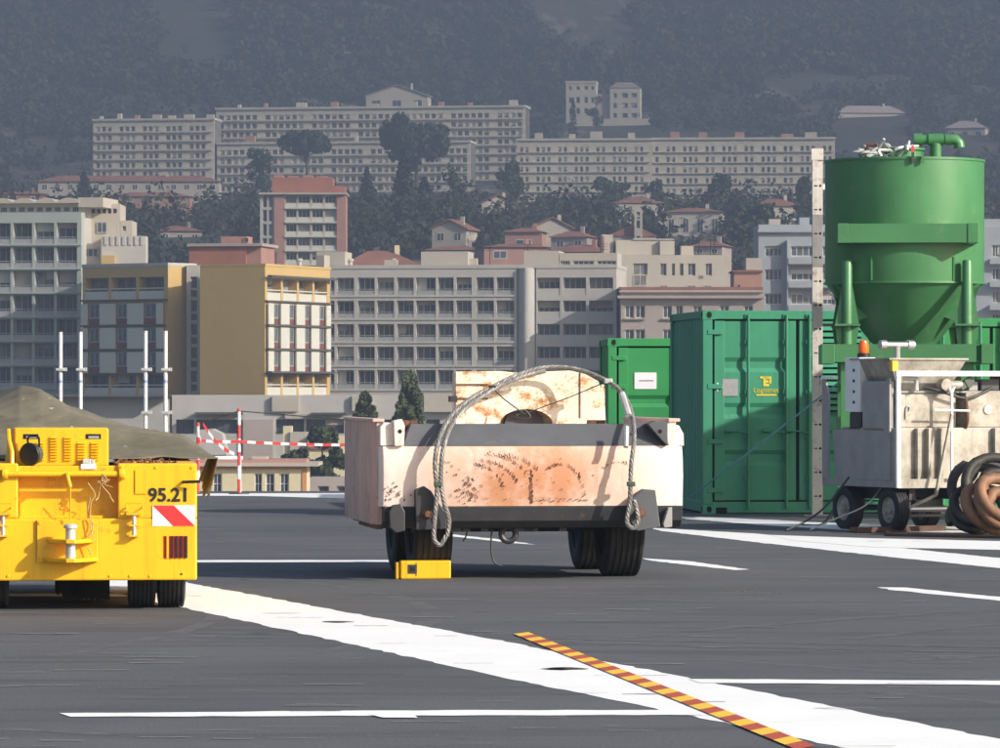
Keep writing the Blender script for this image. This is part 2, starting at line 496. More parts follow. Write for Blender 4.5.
def land():
    ys = np.concatenate([np.array([230, 300, 420, 560, 640, 700, 760]), np.arange(800, 2341, 20)])
    xs = np.concatenate([np.arange(-1300, -460, 60), np.arange(-460, 461, 14), np.arange(500, 1301, 60)])
    v = [(float(x), float(y), terr(x, y)) for y in ys for x in xs]
    nx = len(xs); f = [(j * nx + i, j * nx + i + 1, (j + 1) * nx + i + 1, (j + 1) * nx + i) for j in range(len(ys) - 1) for i in range(nx - 1)]
    m = MB(); m.v = v; m.f = f
    o = m.build('hill_terrain', M['hill'], smooth=True)
    return tag(o, kind='structure')
LAND = land()
d = MB(); d.box((-1300, 228, -16), (1300, 230, -10.9))
tag(d.build('quay_edge', M['t_grey']), kind='structure')

# painted markings, each a sheet a few millimetres above the deck
def sheet(pts, m, z, name, wob=0.018, world_pts=False):
    P = pts if world_pts else [ground(px, py)[:2] for px, py in pts]
    out = []
    for i, (x, y) in enumerate(P):
        X, Y = P[(i + 1) % len(P)]
        L = math.hypot(X - x, Y - y); n = max(1, min(110, int(L / 0.14)))
        for k in range(n):
            t = k / n
            out.append((x + (X - x) * t + random.uniform(-wob, wob), y + (Y - y) * t + random.uniform(-wob, wob), z * 0.5))
    mb = MB(); mb.add(out, [tuple(range(len(out)))])
    o = mb.build(name, m)
    # face up
    if o.data.polygons[0].normal.z < 0: o.data.flip_normals()
    return o

def mark(pts, z=0.004, m='white_line', name='deck_marking', **k):
    return tag(sheet(pts, M[m], z, name, **k), kind='structure')
mark([(-4.05, 40.9), (-4.95, 40.7), (-2.33, 32.1), (0.0, 24.36), (1.53, 19.55), (2.6, 16.1), (3.42, 16.1), (2.1, 20.6), (0.0, 27.85)],
     world_pts=True)
mark([(60, 714.0), (68, 717.5), (360, 716.5), (700, 715.5), (690, 710.5), (360, 711.2)], z=0.008)
mark([(688, 679.5), (700, 683.5), (1700, 690.4), (1700, 685.4)], z=0.008)
mark([(365, 715.2), (380, 719.0), (416, 719.0), (417, 716.6)], z=0.012)
mark([(180, 560.2), (180, 562.4), (395, 562.4), (395, 560.2)])
mark([(-80, 593.6), (-80, 596.6), (140, 596.6), (140, 593.6)])
mark([(449, 534.2), (452, 536.6), (515, 543.4), (537, 544.8), (500, 539.6)])
mark([(641, 558.2), (650, 560.8), (735, 570.2), (748, 569.6), (690, 561.4)])
mark([(877, 587.4), (890, 590.0), (1240, 625.0), (1252, 622.0), (905, 587.8)])
mark([(648, 527.6), (662, 531.2), (766, 543.5), (870, 555.0), (1500, 619.5), (1500, 609.0), (866, 544.6), (760, 534.0)])
mark([(770, 535.2), (790, 540.6), (874, 547.6), (1500, 560.8), (1500, 552.5), (863, 538.4)], z=0.008)
mark([(676, 516.6), (684, 518.8), (760, 525.0), (850, 530.5), (1500, 547.5), (1500, 542.5), (850, 524.0), (740, 518.6)])
mark([(90, 493.6), (90, 495.0), (262, 496.2), (380, 499.6), (380, 493.2)])

tape = bpy.data.objects.new('warning_tape', None); COL.objects.link(tape)
A, B = Vector(ground(521, 634)), Vector(ground(806, 749)); 
tape.location = A
tag(tape, 'red and yellow striped warning tape stuck across the wide white band', 'tape')
dirv = (B - A).normalized(); sid = Vector((dirv.y, -dirv.x, 0)); L = (B - A).length; n = 34
for i in range(n):
    a, b = dirv * (L * i / n), dirv * (L * (i + 1) / n); sk = dirv * 0.10; w = 0.062
    mb = MB(); mb.add([a - sid * w - sk, b - sid * w - sk, b + sid * w + sk, a + sid * w + sk], [(0, 1, 2, 3)] if sid.cross(dirv).z < 0 else [(3, 2, 1, 0)])
    for q in range(4): mb.v[q] = (mb.v[q][0], mb.v[q][1], 0.0070)
    o = mb.build('tape_stripe', M['tape_red' if i % 2 else 'tape_yellow'], tape)
    if o.data.polygons[0].normal.z < 0: o.data.flip_normals()

# scraped streaks, rubber smears and flakes on the deck
mb = MB()
for i in range(170):
    D = gd(random.uniform(515, 748)); x = random.uniform(-0.13, 0.13) * D
    w = random.uniform(0.06, 0.22); hh = random.uniform(0.010, 0.03) * D / 28
    n = 5; zs_ = random.uniform(0.0046, 0.0060)
    up = [(x - w + 2 * w * k / n, D + hh * random.uniform(0.1, 1), zs_) for k in range(n + 1)]
    dn = [(x + w - 2 * w * k / n, D - hh * random.uniform(0.1, 1), zs_) for k in range(n + 1)]
    mb.add(dn + up, [tuple(range(2 * n + 2))])
o = mb.build('scraped_streaks', M['scuff']); tag(o, kind='stuff')
for p in o.data.polygons:
    if p.normal.z < 0: p.flip()
mb = MB(); rt = random.Random(12)
for k in range(9):
    x0_, y0_ = rt.uniform(-4, 4), rt.uniform(18, 30); ang = rt.uniform(0.15, 1.2) * rt.choice((-1, 1)) + math.pi / 2 * (k % 2); cur = rt.uniform(-0.12, 0.12)
    for off in (0, 1.5):
        pts = []; x, y, a = x0_ + off, y0_, ang; zt_ = 0.0004 + 0.00007 * (2 * k + (off > 0))
        for i in range(40):
            pts.append((x, y, a)); x += 0.35 * math.cos(a); y += 0.35 * math.sin(a); a += cur * 0.35
        for i in range(39):
            if rt.random() < 0.18: continue
            (x, y, a), (X, Y, A_) = pts[i], pts[i + 1]; w = 0.05 + 0.04 * rt.random()
            if not 14 < y < 66: continue
            mb.add([(x + w * math.sin(a), y - w * math.cos(a), zt_), (X + w * math.sin(A_), Y - w * math.cos(A_), zt_), (X - w * math.sin(A_), Y + w * math.cos(A_), zt_), (x - w * math.sin(a), y + w * math.cos(a), zt_)], [(0, 1, 2, 3)])
tag(mb.build('tyre_tracks', M['track']), kind='stuff')
mb = MB()
for px, py, w in ((338, 622.5, 0.12), (565, 669.5, 0.16), (556, 669.8, 0.1), (245, 580, 0.05)):
    x, y, _ = ground(px, py)
    pts = [(x + w * (0.5 + 0.5 * random.random()) * math.cos(a), y + 0.8 * w * (0.5 + 0.5 * random.random()) * math.sin(a), 0.0065) for a in [i * math.tau / 11 for i in range(11)]]
    mb.add(pts, [tuple(range(11))])
tag(mb.build('rubber_smears', M['rubber_mark']), kind='stuff')
mb = MB()
for i in range(60):
    px, py = random.choice(((742, 591), (760, 594), (748, 592), (735, 591))); x, y, _ = ground(px + random.gauss(0, 14), py + random.gauss(0, 0.7))
    r = random.uniform(0.003, 0.008)
    mb.lathe([(r, 0.0), (r * 0.7, r * 0.7), (0, r)], 5, (x, y, 0.002))
tag(mb.build('rust_flakes', M['debris']), kind='stuff')

# ------------------------------------------------------------------ wheels
def wheel(parent, c, r, w, axis='x', name='wheel', rim='dark_steel', grooves=5):
    """tyre with grooved tread and a dished rim; c is the hub, the axle runs along local x"""
    root_m = MB()
    prof = []
    g = w * 0.86 / (2 * grooves + 1)
    prof += [(r * 0.58, -w * 0.44), (r * 0.66, -w * 0.5), (r * 0.86, -w * 0.5), (r * 0.965, -w * 0.46)]
    x = -w * 0.43
    for i in range(2 * grooves + 1):
        rr = r * (0.978 if i % 2 else 1.0)
        prof += [(rr, x + 0.001), (rr, x + g - 0.001)]; x += g
    prof += [(r * 0.965, w * 0.46), (r * 0.86, w * 0.5), (r * 0.66, w * 0.5), (r * 0.58, w * 0.44)]
    root_m.lathe(prof, 36, c, 'x', caps=False)
    t = root_m.build(name, M['rubber'], parent, smooth=True)
    q = MB(); q.lathe([(0.0, -w * 0.40), (r * 0.16, -w * 0.42), (r * 0.18, -w * 0.30), (r * 0.50, -w * 0.24), (r * 0.60, -w * 0.42), (r * 0.61, w * 0.42), (r * 0.50, w * 0.24), (r * 0.18, w * 0.30), (r * 0.16, w * 0.42), (0.0, w * 0.40)], 28, c, 'x')
    q.build('rim', M[rim], t, smooth=True)
    b = MB()
    for k in range(6):
        a = k * math.tau / 6
        for sgn in (-1, 1):
            b.cbox((c[0] + sgn * w * 0.27, c[1] + r * 0.34 * math.cos(a), c[2] + r * 0.34 * math.sin(a)), (w * 0.1, r * 0.07, r * 0.07))
    b.build('wheel_nuts', M['zinc'], t)
    return t

# ------------------------------------------------------------------ yellow deck tractor
f = Fr(gx(68, 31.6), 31.6, 0, 5.6)
T = thing('deck_tractor', 'yellow deck tractor numbered 95.21 with a tow hitch and a tarpaulin over its seat', 'tractor', f)
mb = MB(); mb.box(*f.r(-61, 519, 197, 580, 0, 3.5)); mb.build('bumper_plate', M['yellow'], T, bevel=0.012)
mb = MB(); mb.box(*f.r(118, 463.5, 197, 518.6, 0.003, 3.3)); mb.build('side_box', M['yellow'], T, bevel=0.012)
mb = MB(); mb.box(*f.r(-61, 463.5, 18, 518.6, 0.003, 3.3)); mb.build('side_box', M['yellow'], T, bevel=0.012)
mb = MB(); mb.box(*f.r(18.3, 469, 117.7, 518.6, 0.17, 3.2)); mb.build('rear_panel', M['yellow'], T)
# seam and inner doubler of the recessed panel
mb = MB(); mb.box(*f.r(19, 486.5, 100, 518.4, 0.163, 0.168)); mb.build('access_plate', M['yellow'], T)
mb = MB(); mb.box(*f.r(10, 466, 125, 474, 0.03, 0.166)); mb.build('hood_ledge', M['yellow'], T, bevel=0.006)
# hood, its left flank leaning in
a0, a1 = f.p(15, 466, 0.2), f.p(108.5, 428, 0.2)
hood = MB()
hx0, hx1, hz0, hz1 = a0[0], a1[0], a0[2], a1[2]
hood.prism([(hx0, hz0), (hx1, hz0), (hx1, hz1 - 0.01), (hx1 - 0.01, hz1), (hx0, hz1)], 0.17, 0.85)
hood = hood.build('hood', M['yellow'], T, bevel=0.01)
mb = MB(); xx = f.p(4, 466, 0.2)[0]
mb.add([(xx, 0.45, hz0), (hx0 - 0.002, 0.16, hz0), (hx0 - 0.002, 0.16, hz1), (xx + 0.03, 0.45, hz1 - 0.04), (xx, 0.85, hz0), (hx0 - 0.002, 0.85, hz0), (hx0 - 0.002, 0.85, hz1), (xx + 0.03, 0.85, hz1 - 0.04)],
       [(0, 1, 2, 3), (5, 4, 7, 6), (0, 4, 5, 1), (3, 2, 6, 7), (0, 3, 7, 4), (1, 5, 6, 2)])
mb.build('hood_flank', M['yellow'], hood)
mb = MB()
for ci, (xa, y0, nn) in enumerate(((36.5, 442, 7), (50, 436.5, 9), (64, 436.5, 9), (77.5, 442, 7), (91, 442, 7))):
    for i in range(nn):
        py = y0 + i * 2.75
        p = f.p(xa, py, 0.17); q = f.p(xa + 8, py + 1.6, 0.17)
        mb.add([(p[0], 0.169, q[2]), (q[0], 0.169, q[2]), (q[0], 0.150, q[2] - 0.001), (p[0], 0.150, q[2] - 0.001), (p[0], 0.169, p[2]), (q[0], 0.169, p[2])],
               [(3, 2, 5, 4), (0, 1, 2, 3), (0, 3, 4), (1, 5, 2), (0, 4, 5, 1)])
tag(mb.build('louvers', M['yellow'], hood), kind='stuff')
for xa, xb in ((23, 38.5), (85.5, 101)):
    mb = MB(); mb.box(*f.r(xa, 434, xb, 439, 0.1685, 0.172)); o = mb.build('hand_slot', M['hole'], hood)
    mb = MB(); mb.box(*f.r(xa + 3, 436, xb - 2, 438.6, 0.164, 0.168)); mb.build('slot_lip', M['chrome'], o)
# work lamp on a bracket
c = f.p(29.5, 454.5, 0.06)
lamp = MB(); lamp.lathe([(0.0, -0.006), (0.064, 0.0), (0.078, 0.012), (0.080, 0.03), (0.070, 0.075), (0.03, 0.10), (0, 0.102)], 24, (0, 0, 0), 'y')
lamp = lamp.build('work_lamp', M['cap_green'], T, smooth=True); lamp.location = c; lamp.rotation_euler = (0.06, 0, math.radians(-35))
mb = MB(); mb.lathe([(0, -0.008), (0.058, -0.004), (0.062, 0.0)], 24, (0, 0, 0), 'y'); mb.build('lens', M['lamp_glass'], lamp, smooth=True)
mb = MB(); mb.lathe([(0.062, -0.010), (0.082, -0.010), (0.086, 0.0), (0.084, 0.012), (0.062, 0.012)], 24, (0, 0, 0), 'y'); mb.build('bezel', M['black'], lamp, smooth=True)
mb = MB(); mb.tube([(-0.04, 0.04, 0.06), (-0.04, 0.04, 0.115), (-0.02, 0.04, 0.13), (0.05, 0.04, 0.13), (0.06, 0.04, 0.115), (0.06, 0.04, 0.05)], 0.008, 6); mb.build('lamp_handle', M['black'], lamp)
mb = MB(); mb.bar((c[0], c[1] + 0.04, c[2] - 0.07), (c[0] + 0.02, 0.20, f.p(0, 466, 0.2)[2] - 0.005), 0.022); mb.build('lamp_bracket', M['black'], T)
# guard strap left of the lamp
mb = MB(); mb.tube([f.p(8.5, 430, 0.2), f.p(9, 440, 0.13), f.p(12, 452, 0.06), f.p(12, 473, 0.04)], 0.016, 8); mb.build('guard_strap', M['yellow'], T, smooth=True)
# cross bar with end knobs, lever
z = f.p(60, 473.5, -0.01)[2]
mb = MB(); mb.cyl(f.p(7, 474, -0.02), f.p(121, 474, -0.02), 0.021, 12); mb.build('tow_bar_roller', M['yellow'], T, smooth=True)
for px in (5, 122):
    q = f.p(px, 474, -0.02); mb = MB(); mb.lathe([(0.0, -0.022), (0.038, -0.02), (0.044, 0), (0.038, 0.02), (0, 0.022)], 16, q, 'x'); mb.build('end_knob', M['yellow'], T, smooth=True)
    mb = MB(); mb.box((q[0] - 0.014, -0.015, q[2] - 0.03), (q[0] + 0.014, 0.17, q[2] + 0.03)); mb.build('roller_bracket', M['yellow'], T)
mb = MB(); mb.tube([f.p(67, 474, -0.05), f.p(67.5, 476, -0.09), f.p(70.2, 487, -0.10)], 0.015, 8); mb.tube([f.p(70.2, 487, -0.10), f.p(70, 520, -0.06)], 0.006, 6); mb.build('hitch_lever', M['yellow'], T, smooth=True)
# tow hitch: back plate, two jaws, pin
mb = MB(); mb.box(*f.r(37, 520, 97.5, 562, -0.022, -0.0005)); plate = mb.build('hitch_plate', M['yellow'], T, bevel=0.004)
for py, wd in ((541.5, 0.17), (560.5, 0.20)):
    q = f.p(70.5, py, -0.2)
    mb = MB(); mb.prism([(q[0] - wd, -0.021), (q[0] + wd, -0.021), (q[0] + 0.075, -0.21), (q[0] + 0.03, -0.255), (q[0] - 0.03, -0.255), (q[0] - 0.075, -0.21)], q[2] - 0.014, q[2] + 0.014, 'z')
    mb.build('hitch_jaw', M['yellow'], T, bevel=0.004)
q0, q1 = f.p(70.5, 524, -0.17), f.p(70.5, 559, -0.17)
mb = MB(); mb.lathe([(0.0, q1[2]), (0.036, q1[2]), (0.036, q0[2] - 0.03), (0.05, q0[2] - 0.03), (0.05, q0[2] - 0.012), (0.036, q0[2]), (0.0, q0[2] + 0.002)], 18, (q0[0], -0.17, 0)); mb.build('hitch_pin', M['zinc'], T, smooth=True)
# pin holders right and left of the hitch
for cxp in (134, 3):
    q = f.p(cxp, 508, -0.06)
    mb = MB(); mb.tube([(q[0] - 0.055, 0.0, q[2]), (q[0] - 0.055, -0.075, q[2]), (q[0] - 0.055, -0.075, q[2] + 0.035), (q[0] + 0.06, -0.075, q[2] + 0.035), (q[0] + 0.06, -0.075, q[2]), (q[0] + 0.06, 0.0, q[2])], 0.006, 6)
    mb.box((q[0] - 0.055, -0.08, q[2] - 0.05), (q[0] + 0.06, 0.0, q[2] - 0.035)); h = mb.build('pin_holder', M['yellow'], T)
    mb = MB(); mb.cyl((q[0], -0.055, q[2] - 0.205), (q[0], -0.055, q[2] - 0.045), 0.016, 10); mb.build('spare_pin', M['zinc'], h, smooth=True)
    for dz in (0.125, 0.20):
        mb = MB(); mb.cbox((q[0], -0.035, q[2] - dz), (0.075, 0.07, 0.012)); mb.build('holder_lug', M['yellow'], h)
# cover plate, number, reflector, lamp grille, mirror stub
mb = MB(); mb.box(*f.r(135, 470, 147, 494, -0.006, -0.0005)); mb.build('cover_plate', M['yellow'], T, bevel=0.002)
q = f.p(169, 495.5, -0.001); text('95.21', 0.135, M['black'], T, q, name='number', bold=0.003)
mb = MB(); mb.box(*f.r(152.5, 505.3, 195, 526, -0.004, -0.0005)); rf = mb.build('reflector', M['white_film'], T)
p = [f.p(x, y, -0.0055) for x, y in ((152.5, 505.4), (174, 505.4), (195, 525.9), (173, 525.9))]
mb = MB(); mb.add(p, [(3, 2, 1, 0)]); o = mb.build('reflector_stripe', M['signal_red'], rf)
gr = MB(); gr.box(*f.r(163.5, 536, 187, 558, -0.0025, -0.0005)); gr = gr.build('lamp_recess', M['red_lens'], T)
for i, px in enumerate((164, 168.7, 173.4, 178.1, 182.8)):
    mb = MB(); mb.box(*f.r(px + 2.6, 536, px + 4.7, 558, -0.014, -0.003)); mb.build('grille_bar', M['yellow' if i < 1 else 'black'], gr)
mb = MB(); mb.tube([f.p(183, 482, 0.0), f.p(186, 482, -0.05), f.p(200, 481.5, -0.07)], 0.011, 8); mb.build('tail_peg', M['black'], T, smooth=True)
mb = MB(); mb.lathe([(0.0, -0.006), (0.008, -0.004), (0.008, 0)], 10, f.p(181.5, 574, 0), 'y'); mb.build('bolt', M['black'], T)
mb = MB(); mb.box(*f.r(81, 464.2, 96, 469, 0.018, 0.028)); mb.build('maker_plate', M['paper'], T)
mb = MB(); mb.box(*f.r(82.5, 459, 91, 464.4, 0.05, 0.15)); mb.box(*f.r(91.2, 460, 95, 464.4, 0.06, 0.15)); mb.build('fuel_cap', M['zinc'], T, bevel=0.006)
# loops of twine hanging from the bar
mb = MB()
rnd = random.Random(5)
for s0, s1, dy in (((101, 472), (113, 505), 10), ((104, 474), (92, 500), 18), ((90, 480), (96, 540), 8), ((92, 497), (88, 556), 6), ((103, 474), (109, 488), 14), ((106, 470), (98, 486), 12)):
    pts = []
    for k in range(6):
        t = k / 5
        pts.append(f.p(s0[0] + (s1[0] - s0[0]) * t + rnd.uniform(-4, 4), s0[1] + (s1[1] - s0[1]) * t + rnd.uniform(-3, 3), -0.045 - 0.02 * rnd.random() if s1[1] > 520 else 0.0 - 0.05 * rnd.random()))
    mb.tube(smooth_path(pts, 5), 0.0042, 5)
mb.build('twine', M['twine'], T, smooth=True)
bm_ = MB(); bm_.lathe([(0.0, -0.007), (0.010, -0.006), (0.012, 0.0)], 8, (0, 0, 0), 'y'); bm_ = bm_.mesh('bolt', M['yellow'])
for px, py in [(x, 576) for x in (8, 30, 110, 130, 150)] + [(40, 523), (94, 523), (40, 558), (94, 558), (122, 467.5), (156, 467.5), (192, 467.5), (192, 514.5), (122, 514.5)]:
    q = f.p(px, py, 0); link('bolt', bm_, T, (q[0], -0.0225 if 36 < px < 98 and 519 < py < 562 else (0.0 if py > 519 else 0.0025), q[2]))
for px in (60, 96):
    q = f.p(px, 519, 0); mb = MB(); mb.cyl((q[0] - 0.05, 0.05, q[2] + 0.012), (q[0] + 0.05, 0.05, q[2] + 0.012), 0.012, 8); mb.build('panel_hinge', M['yellow'], T, smooth=True)
# wheels and hanging rubber skirt
hubx = f.p(156, 600, 0.5)[0]
for s in (-1, 1):
    for dx in (-0.105, 0.11):
        wheel(T, (s * hubx + dx, 0.5, 0.365), 0.365, 0.2)
    wheel(T, (s * (hubx + 0.05), 2.7, 0.365), 0.365, 0.22)
mb = MB(); mb.cyl((-hubx, 0.5, 0.365), (hubx, 0.5, 0.365), 0.07, 12); mb.cyl((-hubx, 2.7, 0.365), (hubx, 2.7, 0.365), 0.06, 12); mb.build('axle', M['dark_steel'], T, smooth=True)
a, b = f.p(55, 580, 1.35), f.p(109.5, 599, 1.35)
mb = MB(); n = 26; rnd = random.Random(3)
zz = f.p(60, 578, 0)[2] + 0.02
poly = [(a[0], zz), (b[0], zz)] + [(b[0] - (b[0] - a[0]) * k / n, b[2] + rnd.uniform(-0.012, 0.02) + (0.05 if k > n - 4 else 0)) for k in range(n + 1)]
mb.prism(poly[::-1], 1.2, 1.5); mb.build('rubber_skirt', M['rubber'], T)

# tarpaulin thrown over the seat, lying on the tractor's deck
def tarp():
    ft = Fr(f.o.x, f.o.y, 0, 5.6)
    sil = [(-60, 425), (-40, 404), (-10, 391), (20, 387.5), (40, 392), (70, 408), (100, 421), (130, 429), (160, 433), (185, 437), (199, 446), (208, 456), (213, 466)]
    yc = 2.1
    S = [ft.p(x, y, yc) for x, y in sil]
    xs = [p[0] for p in S]; zs = [p[2] for p in S]
    top = ft.p(60, 463.5, yc)[2]; base = f.p(160, 463.5, 0)[2] + 0.012
    nu, nv = 120, 60; v = []; fc = []
    for i in range(nu + 1):
        x = xs[0] + (xs[-1] - xs[0]) * i / nu
        Z = float(np.interp(x, xs, zs))
        for j in range(nv + 1):
            t = -1 + 2 * j / nv
            y = yc + t * 1.05
            sh = max(0.0, 1 - abs(t) ** 1.7)
            z = base + (Z - base) * sh
            # long creases running down and to the right from the peak, shallow wrinkles between
            u_ = (x - xs[3]) * 0.75 + (y - yc) * 1.2; w_ = (x - xs[3]) * 0.55 - (y - yc) * 0.5
            wob_ = 0.35 * mnoise.noise(Vector((x * 0.9, y * 0.9, 2.0)))
            fold = 0.0
            for fq, am in ((1.1, 0.13), (2.3, 0.10), (4.6, 0.030)):
                t_ = mnoise.noise(Vector(((u_ + wob_) * fq, w_ * fq * 0.18, fq)))
                fold += am * (math.sqrt(t_ * t_ + 0.004) * -1.6 + 0.25)
            z += 1.7 * fold * (0.3 + 0.7 * sh) * (1.0 if sh < 0.8 else 1.0 - 2.5 * (sh - 0.8))
            z = max(z, base + 0.004 + 0.02 * abs(fold))
            v.append((x, y + fold * 0.5, z))
    # overhanging hem on the right side
    for i in range(nu):
        for j in range(nv):
            k = i * (nv + 1) + j
            fc.append((k, k + nv + 1, k + nv + 2, k + 1))
    k0 = len(v); row = nu * (nv + 1)
    for j in range(nv + 1):
        x, y, z = v[row + j]
        drop = 0.20 + 0.16 * (mnoise.noise(Vector((y * 3, 2.0, 0))) + 0.5) * max(0, 1 - abs(-1 + 2 * j / nv) ** 2)
        v.append((x - 0.06 + 0.05 * mnoise.noise(Vector((y * 5, 0, 0))), y, z - drop))
    for j in range(nv):
        fc.append((row + j, k0 + j, k0 + j + 1, row + j + 1))
    m = MB(); m.v = v; m.f = fc
    o = m.build('tarpaulin', M['tarp'], smooth=True)
    o.location = f.o; o.rotation_euler = (0, 0, f.a)
    tag(o, 'crumpled grey brown canvas tarpaulin heaped on the yellow tractor', 'tarpaulin')
    md = o.modifiers.new('thick', 'SOLIDIFY'); md.thickness = 0.008; md.offset = 1
tarp()
mb = MB(); rnd = random.Random(9)
for i in range(70):
    px = rnd.uniform(114, 172); q = f.p(px, 463.5, rnd.uniform(0.08, 0.35)); s = rnd.uniform(0.006, 0.015)
    mb.tube([(q[0], q[1], q[2] - 0.004), (q[0] + rnd.uniform(-0.05, 0.05), q[1] + rnd.uniform(-0.05, 0.05), q[2] + rnd.uniform(0.0, 0.04))], s * 0.6, 5)
tag(mb.build('chain_heap', M['rust']), 'heap of rusty chain and scrap on the tractor beside its engine hood', 'chain', kind='stuff')
bpy.data.objects['chain_heap'].location = f.o; bpy.data.objects['chain_heap'].rotation_euler = (0, 0, f.a)

# ------------------------------------------------------------------ salmon white four-wheeled crane ballast trolley
f = Fr(gx(532, 36.6), 36.6, 0, 8.0)
V = thing('towed_trolley', 'rusty salmon white steel trolley with a wire rope loop, beside the yellow chock', 'trolley', f)
xL, xR = f.p(380, 500, 0)[0], f.p(684, 500, 0)[0]
zt, zc, zb, zu = (f.p(532, y, 0)[2] for y in (424, 446, 506, 528))
LEN = 2.5
def xprism(mb, poly, x0, x1):
    return mb.prism([(y, z) for y, z in poly], x0, x1, 'x')
mb = MB()
prof = [(0.03, zc), (-0.008, zc - 0.10), (-0.022, (zc + zb) / 2), (-0.008, zb + 0.10), (0.0, zb)]
xs_ = [(xL, 0.14), (xL + 0.004, 0.05), (xL + 0.03, 0.012), (xL + 0.07, 0.0), (xR - 0.07, 0.0), (xR - 0.03, 0.012), (xR - 0.004, 0.05), (xR, 0.14)]
for x, o_ in xs_:
    mb.v += [(x, y + o_, z) for y, z in prof]
k_ = len(prof)
mb.f += [(i * k_ + j + 1, (i + 1) * k_ + j + 1, (i + 1) * k_ + j, i * k_ + j) for i in range(len(xs_) - 1) for j in range(k_ - 1)]
mb.box((xL + 0.02, 0.16, zb + 0.001), (xR - 0.02, 0.299, zc - 0.001))
face = mb.build('rear_plate', M['pink'], V, smooth=True)
for pts in ([(380.2, 446), (404, 446), (396, 423), (384, 422.5), (380.2, 427)], [(668.5, 446), (684, 446), (683.6, 434), (679, 425.5), (670, 423.5), (664, 424)]):
    q = [f.p(x, y, 0.03) for x, y in pts]
    mb = MB(); mb.prism([(a_[0], a_[2] + (0.002 if i < 2 else 0)) for i, a_ in enumerate(q)], 0.032, 0.45); mb.build('end_plate', M['pink'], V, bevel=0.006)
mb = MB(); xprism(mb, [(0.003, zb - 0.003), (0.03, zu + 0.06), (0.10, zu), (LEN - 0.1, zu), (LEN - 0.1, zb - 0.003)], xL + 0.03, xR - 0.01)
mb.build('lower_beam', M['dark_steel'], V, bevel=0.008)
xa, xb = f.p(404, 446, 0)[0], f.p(668, 446, 0)[0]
mb = MB()
mb.add([(xa, 0.025, zc + 0.002), (xb, 0.025, zc + 0.002), (xb - 0.03, 0.16, zt), (xa + 0.08, 0.16, zt), (xa, 0.3, zc + 0.002), (xb, 0.3, zc + 0.002), (xb - 0.03, 0.3, zt), (xa + 0.08, 0.3, zt)],
       [(0, 1, 2, 3), (3, 2, 6, 7), (1, 5, 6, 2), (4, 0, 3, 7), (5, 4, 7, 6), (1, 0, 4, 5)])
mb.build('sloping_top_beam', M['mid_grey'], V)
mb = MB(); mb.box((xL + 0.05, 0.301, zb), (xR - 0.05, LEN, zt - 0.06)); mb.build('body', M['pink'], V)
# corrugated left and right flanks with a rolled top lip
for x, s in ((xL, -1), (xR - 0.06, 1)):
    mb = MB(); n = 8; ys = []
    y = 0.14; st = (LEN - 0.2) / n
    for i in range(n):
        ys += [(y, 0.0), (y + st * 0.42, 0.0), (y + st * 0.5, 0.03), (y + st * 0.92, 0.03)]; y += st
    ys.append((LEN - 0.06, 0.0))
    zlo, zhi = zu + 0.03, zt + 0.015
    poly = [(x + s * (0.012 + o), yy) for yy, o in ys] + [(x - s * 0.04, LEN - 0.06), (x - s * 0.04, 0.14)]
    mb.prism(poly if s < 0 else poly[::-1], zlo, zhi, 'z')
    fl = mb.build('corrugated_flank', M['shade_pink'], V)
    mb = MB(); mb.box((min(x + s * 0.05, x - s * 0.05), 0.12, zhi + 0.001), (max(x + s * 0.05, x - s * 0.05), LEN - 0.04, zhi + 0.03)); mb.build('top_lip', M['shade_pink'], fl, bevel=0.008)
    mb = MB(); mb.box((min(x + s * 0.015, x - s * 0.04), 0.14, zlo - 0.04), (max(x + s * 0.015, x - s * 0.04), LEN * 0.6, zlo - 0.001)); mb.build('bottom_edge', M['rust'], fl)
# lifting lugs at the ends of the sloping beam
for pts, m, th in (([(395, 446), (394, 421), (402, 419), (405, 426), (404, 446)], 'pink', 0.16), ([(668, 446), (668, 422), (655, 421), (648, 424), (662, 440)], 'mid_grey', 0.15)):
    q = [f.p(x, y, -0.03) for x, y in pts]
    mb = MB(); mb.prism([(a[0], a[2]) for a in q], -0.02, th); lg = mb.build('lifting_lug', M[m], V, bevel=0.004)
    cq = f.p(sum(p[0] for p in pts) / len(pts), 429, -0.03)
    mb = MB(); mb.lathe([(0, -0.0225), (0.018, -0.0225), (0.018, -0.0205)], 12, (cq[0], 0, cq[2] - 0.02), 'y'); mb.build('eye', M['hole'], lg)
# rope anchor brackets, pins, thimbles
for pts, bx, by, m2 in (([(415, 490), (424, 486), (431, 491), (447, 515), (446, 529), (416, 530)], 427, 514, 'dark_steel'), ([(631, 499), (643, 489), (655, 490), (660, 527), (637, 531), (629, 520)], 640, 513, 'mid_grey')):
    q = [f.p(x, y, -0.08) for x, y in pts]
    mb = MB(); mb.prism([(a[0], a[2]) for a in q], -0.10, 0.02); br = mb.build('rope_bracket', M[m2], V, bevel=0.006)
    p = f.p(bx, by, -0.10); mb = MB(); mb.lathe([(0, -0.165), (0.026, -0.163), (0.03, -0.155), (0.03, -0.12), (0.045, -0.118), (0.045, -0.101)], 8, (p[0], 0, p[2]), 'y'); mb.build('bracket_pin', M['rust'], br)
q = [f.p(x, y, -0.05) for x, y in ((389, 512), (393, 505), (401, 504), (405, 512), (405, 531), (396, 533), (390, 528))]
mb = MB(); mb.prism([(a[0], a[2]) for a in q], -0.06, 0.05); mb.build('side_lug', M['dark_steel'], V, bevel=0.008)
q = [f.p(x, y, -0.05) for x, y in ((663, 524), (668, 508), (672, 507), (672, 527), (664, 528))]
mb = MB(); mb.prism([(a[0], a[2]) for a in q], -0.06, 0.05); mb.build('side_lug', M['galv_grey'], V, bevel=0.006)
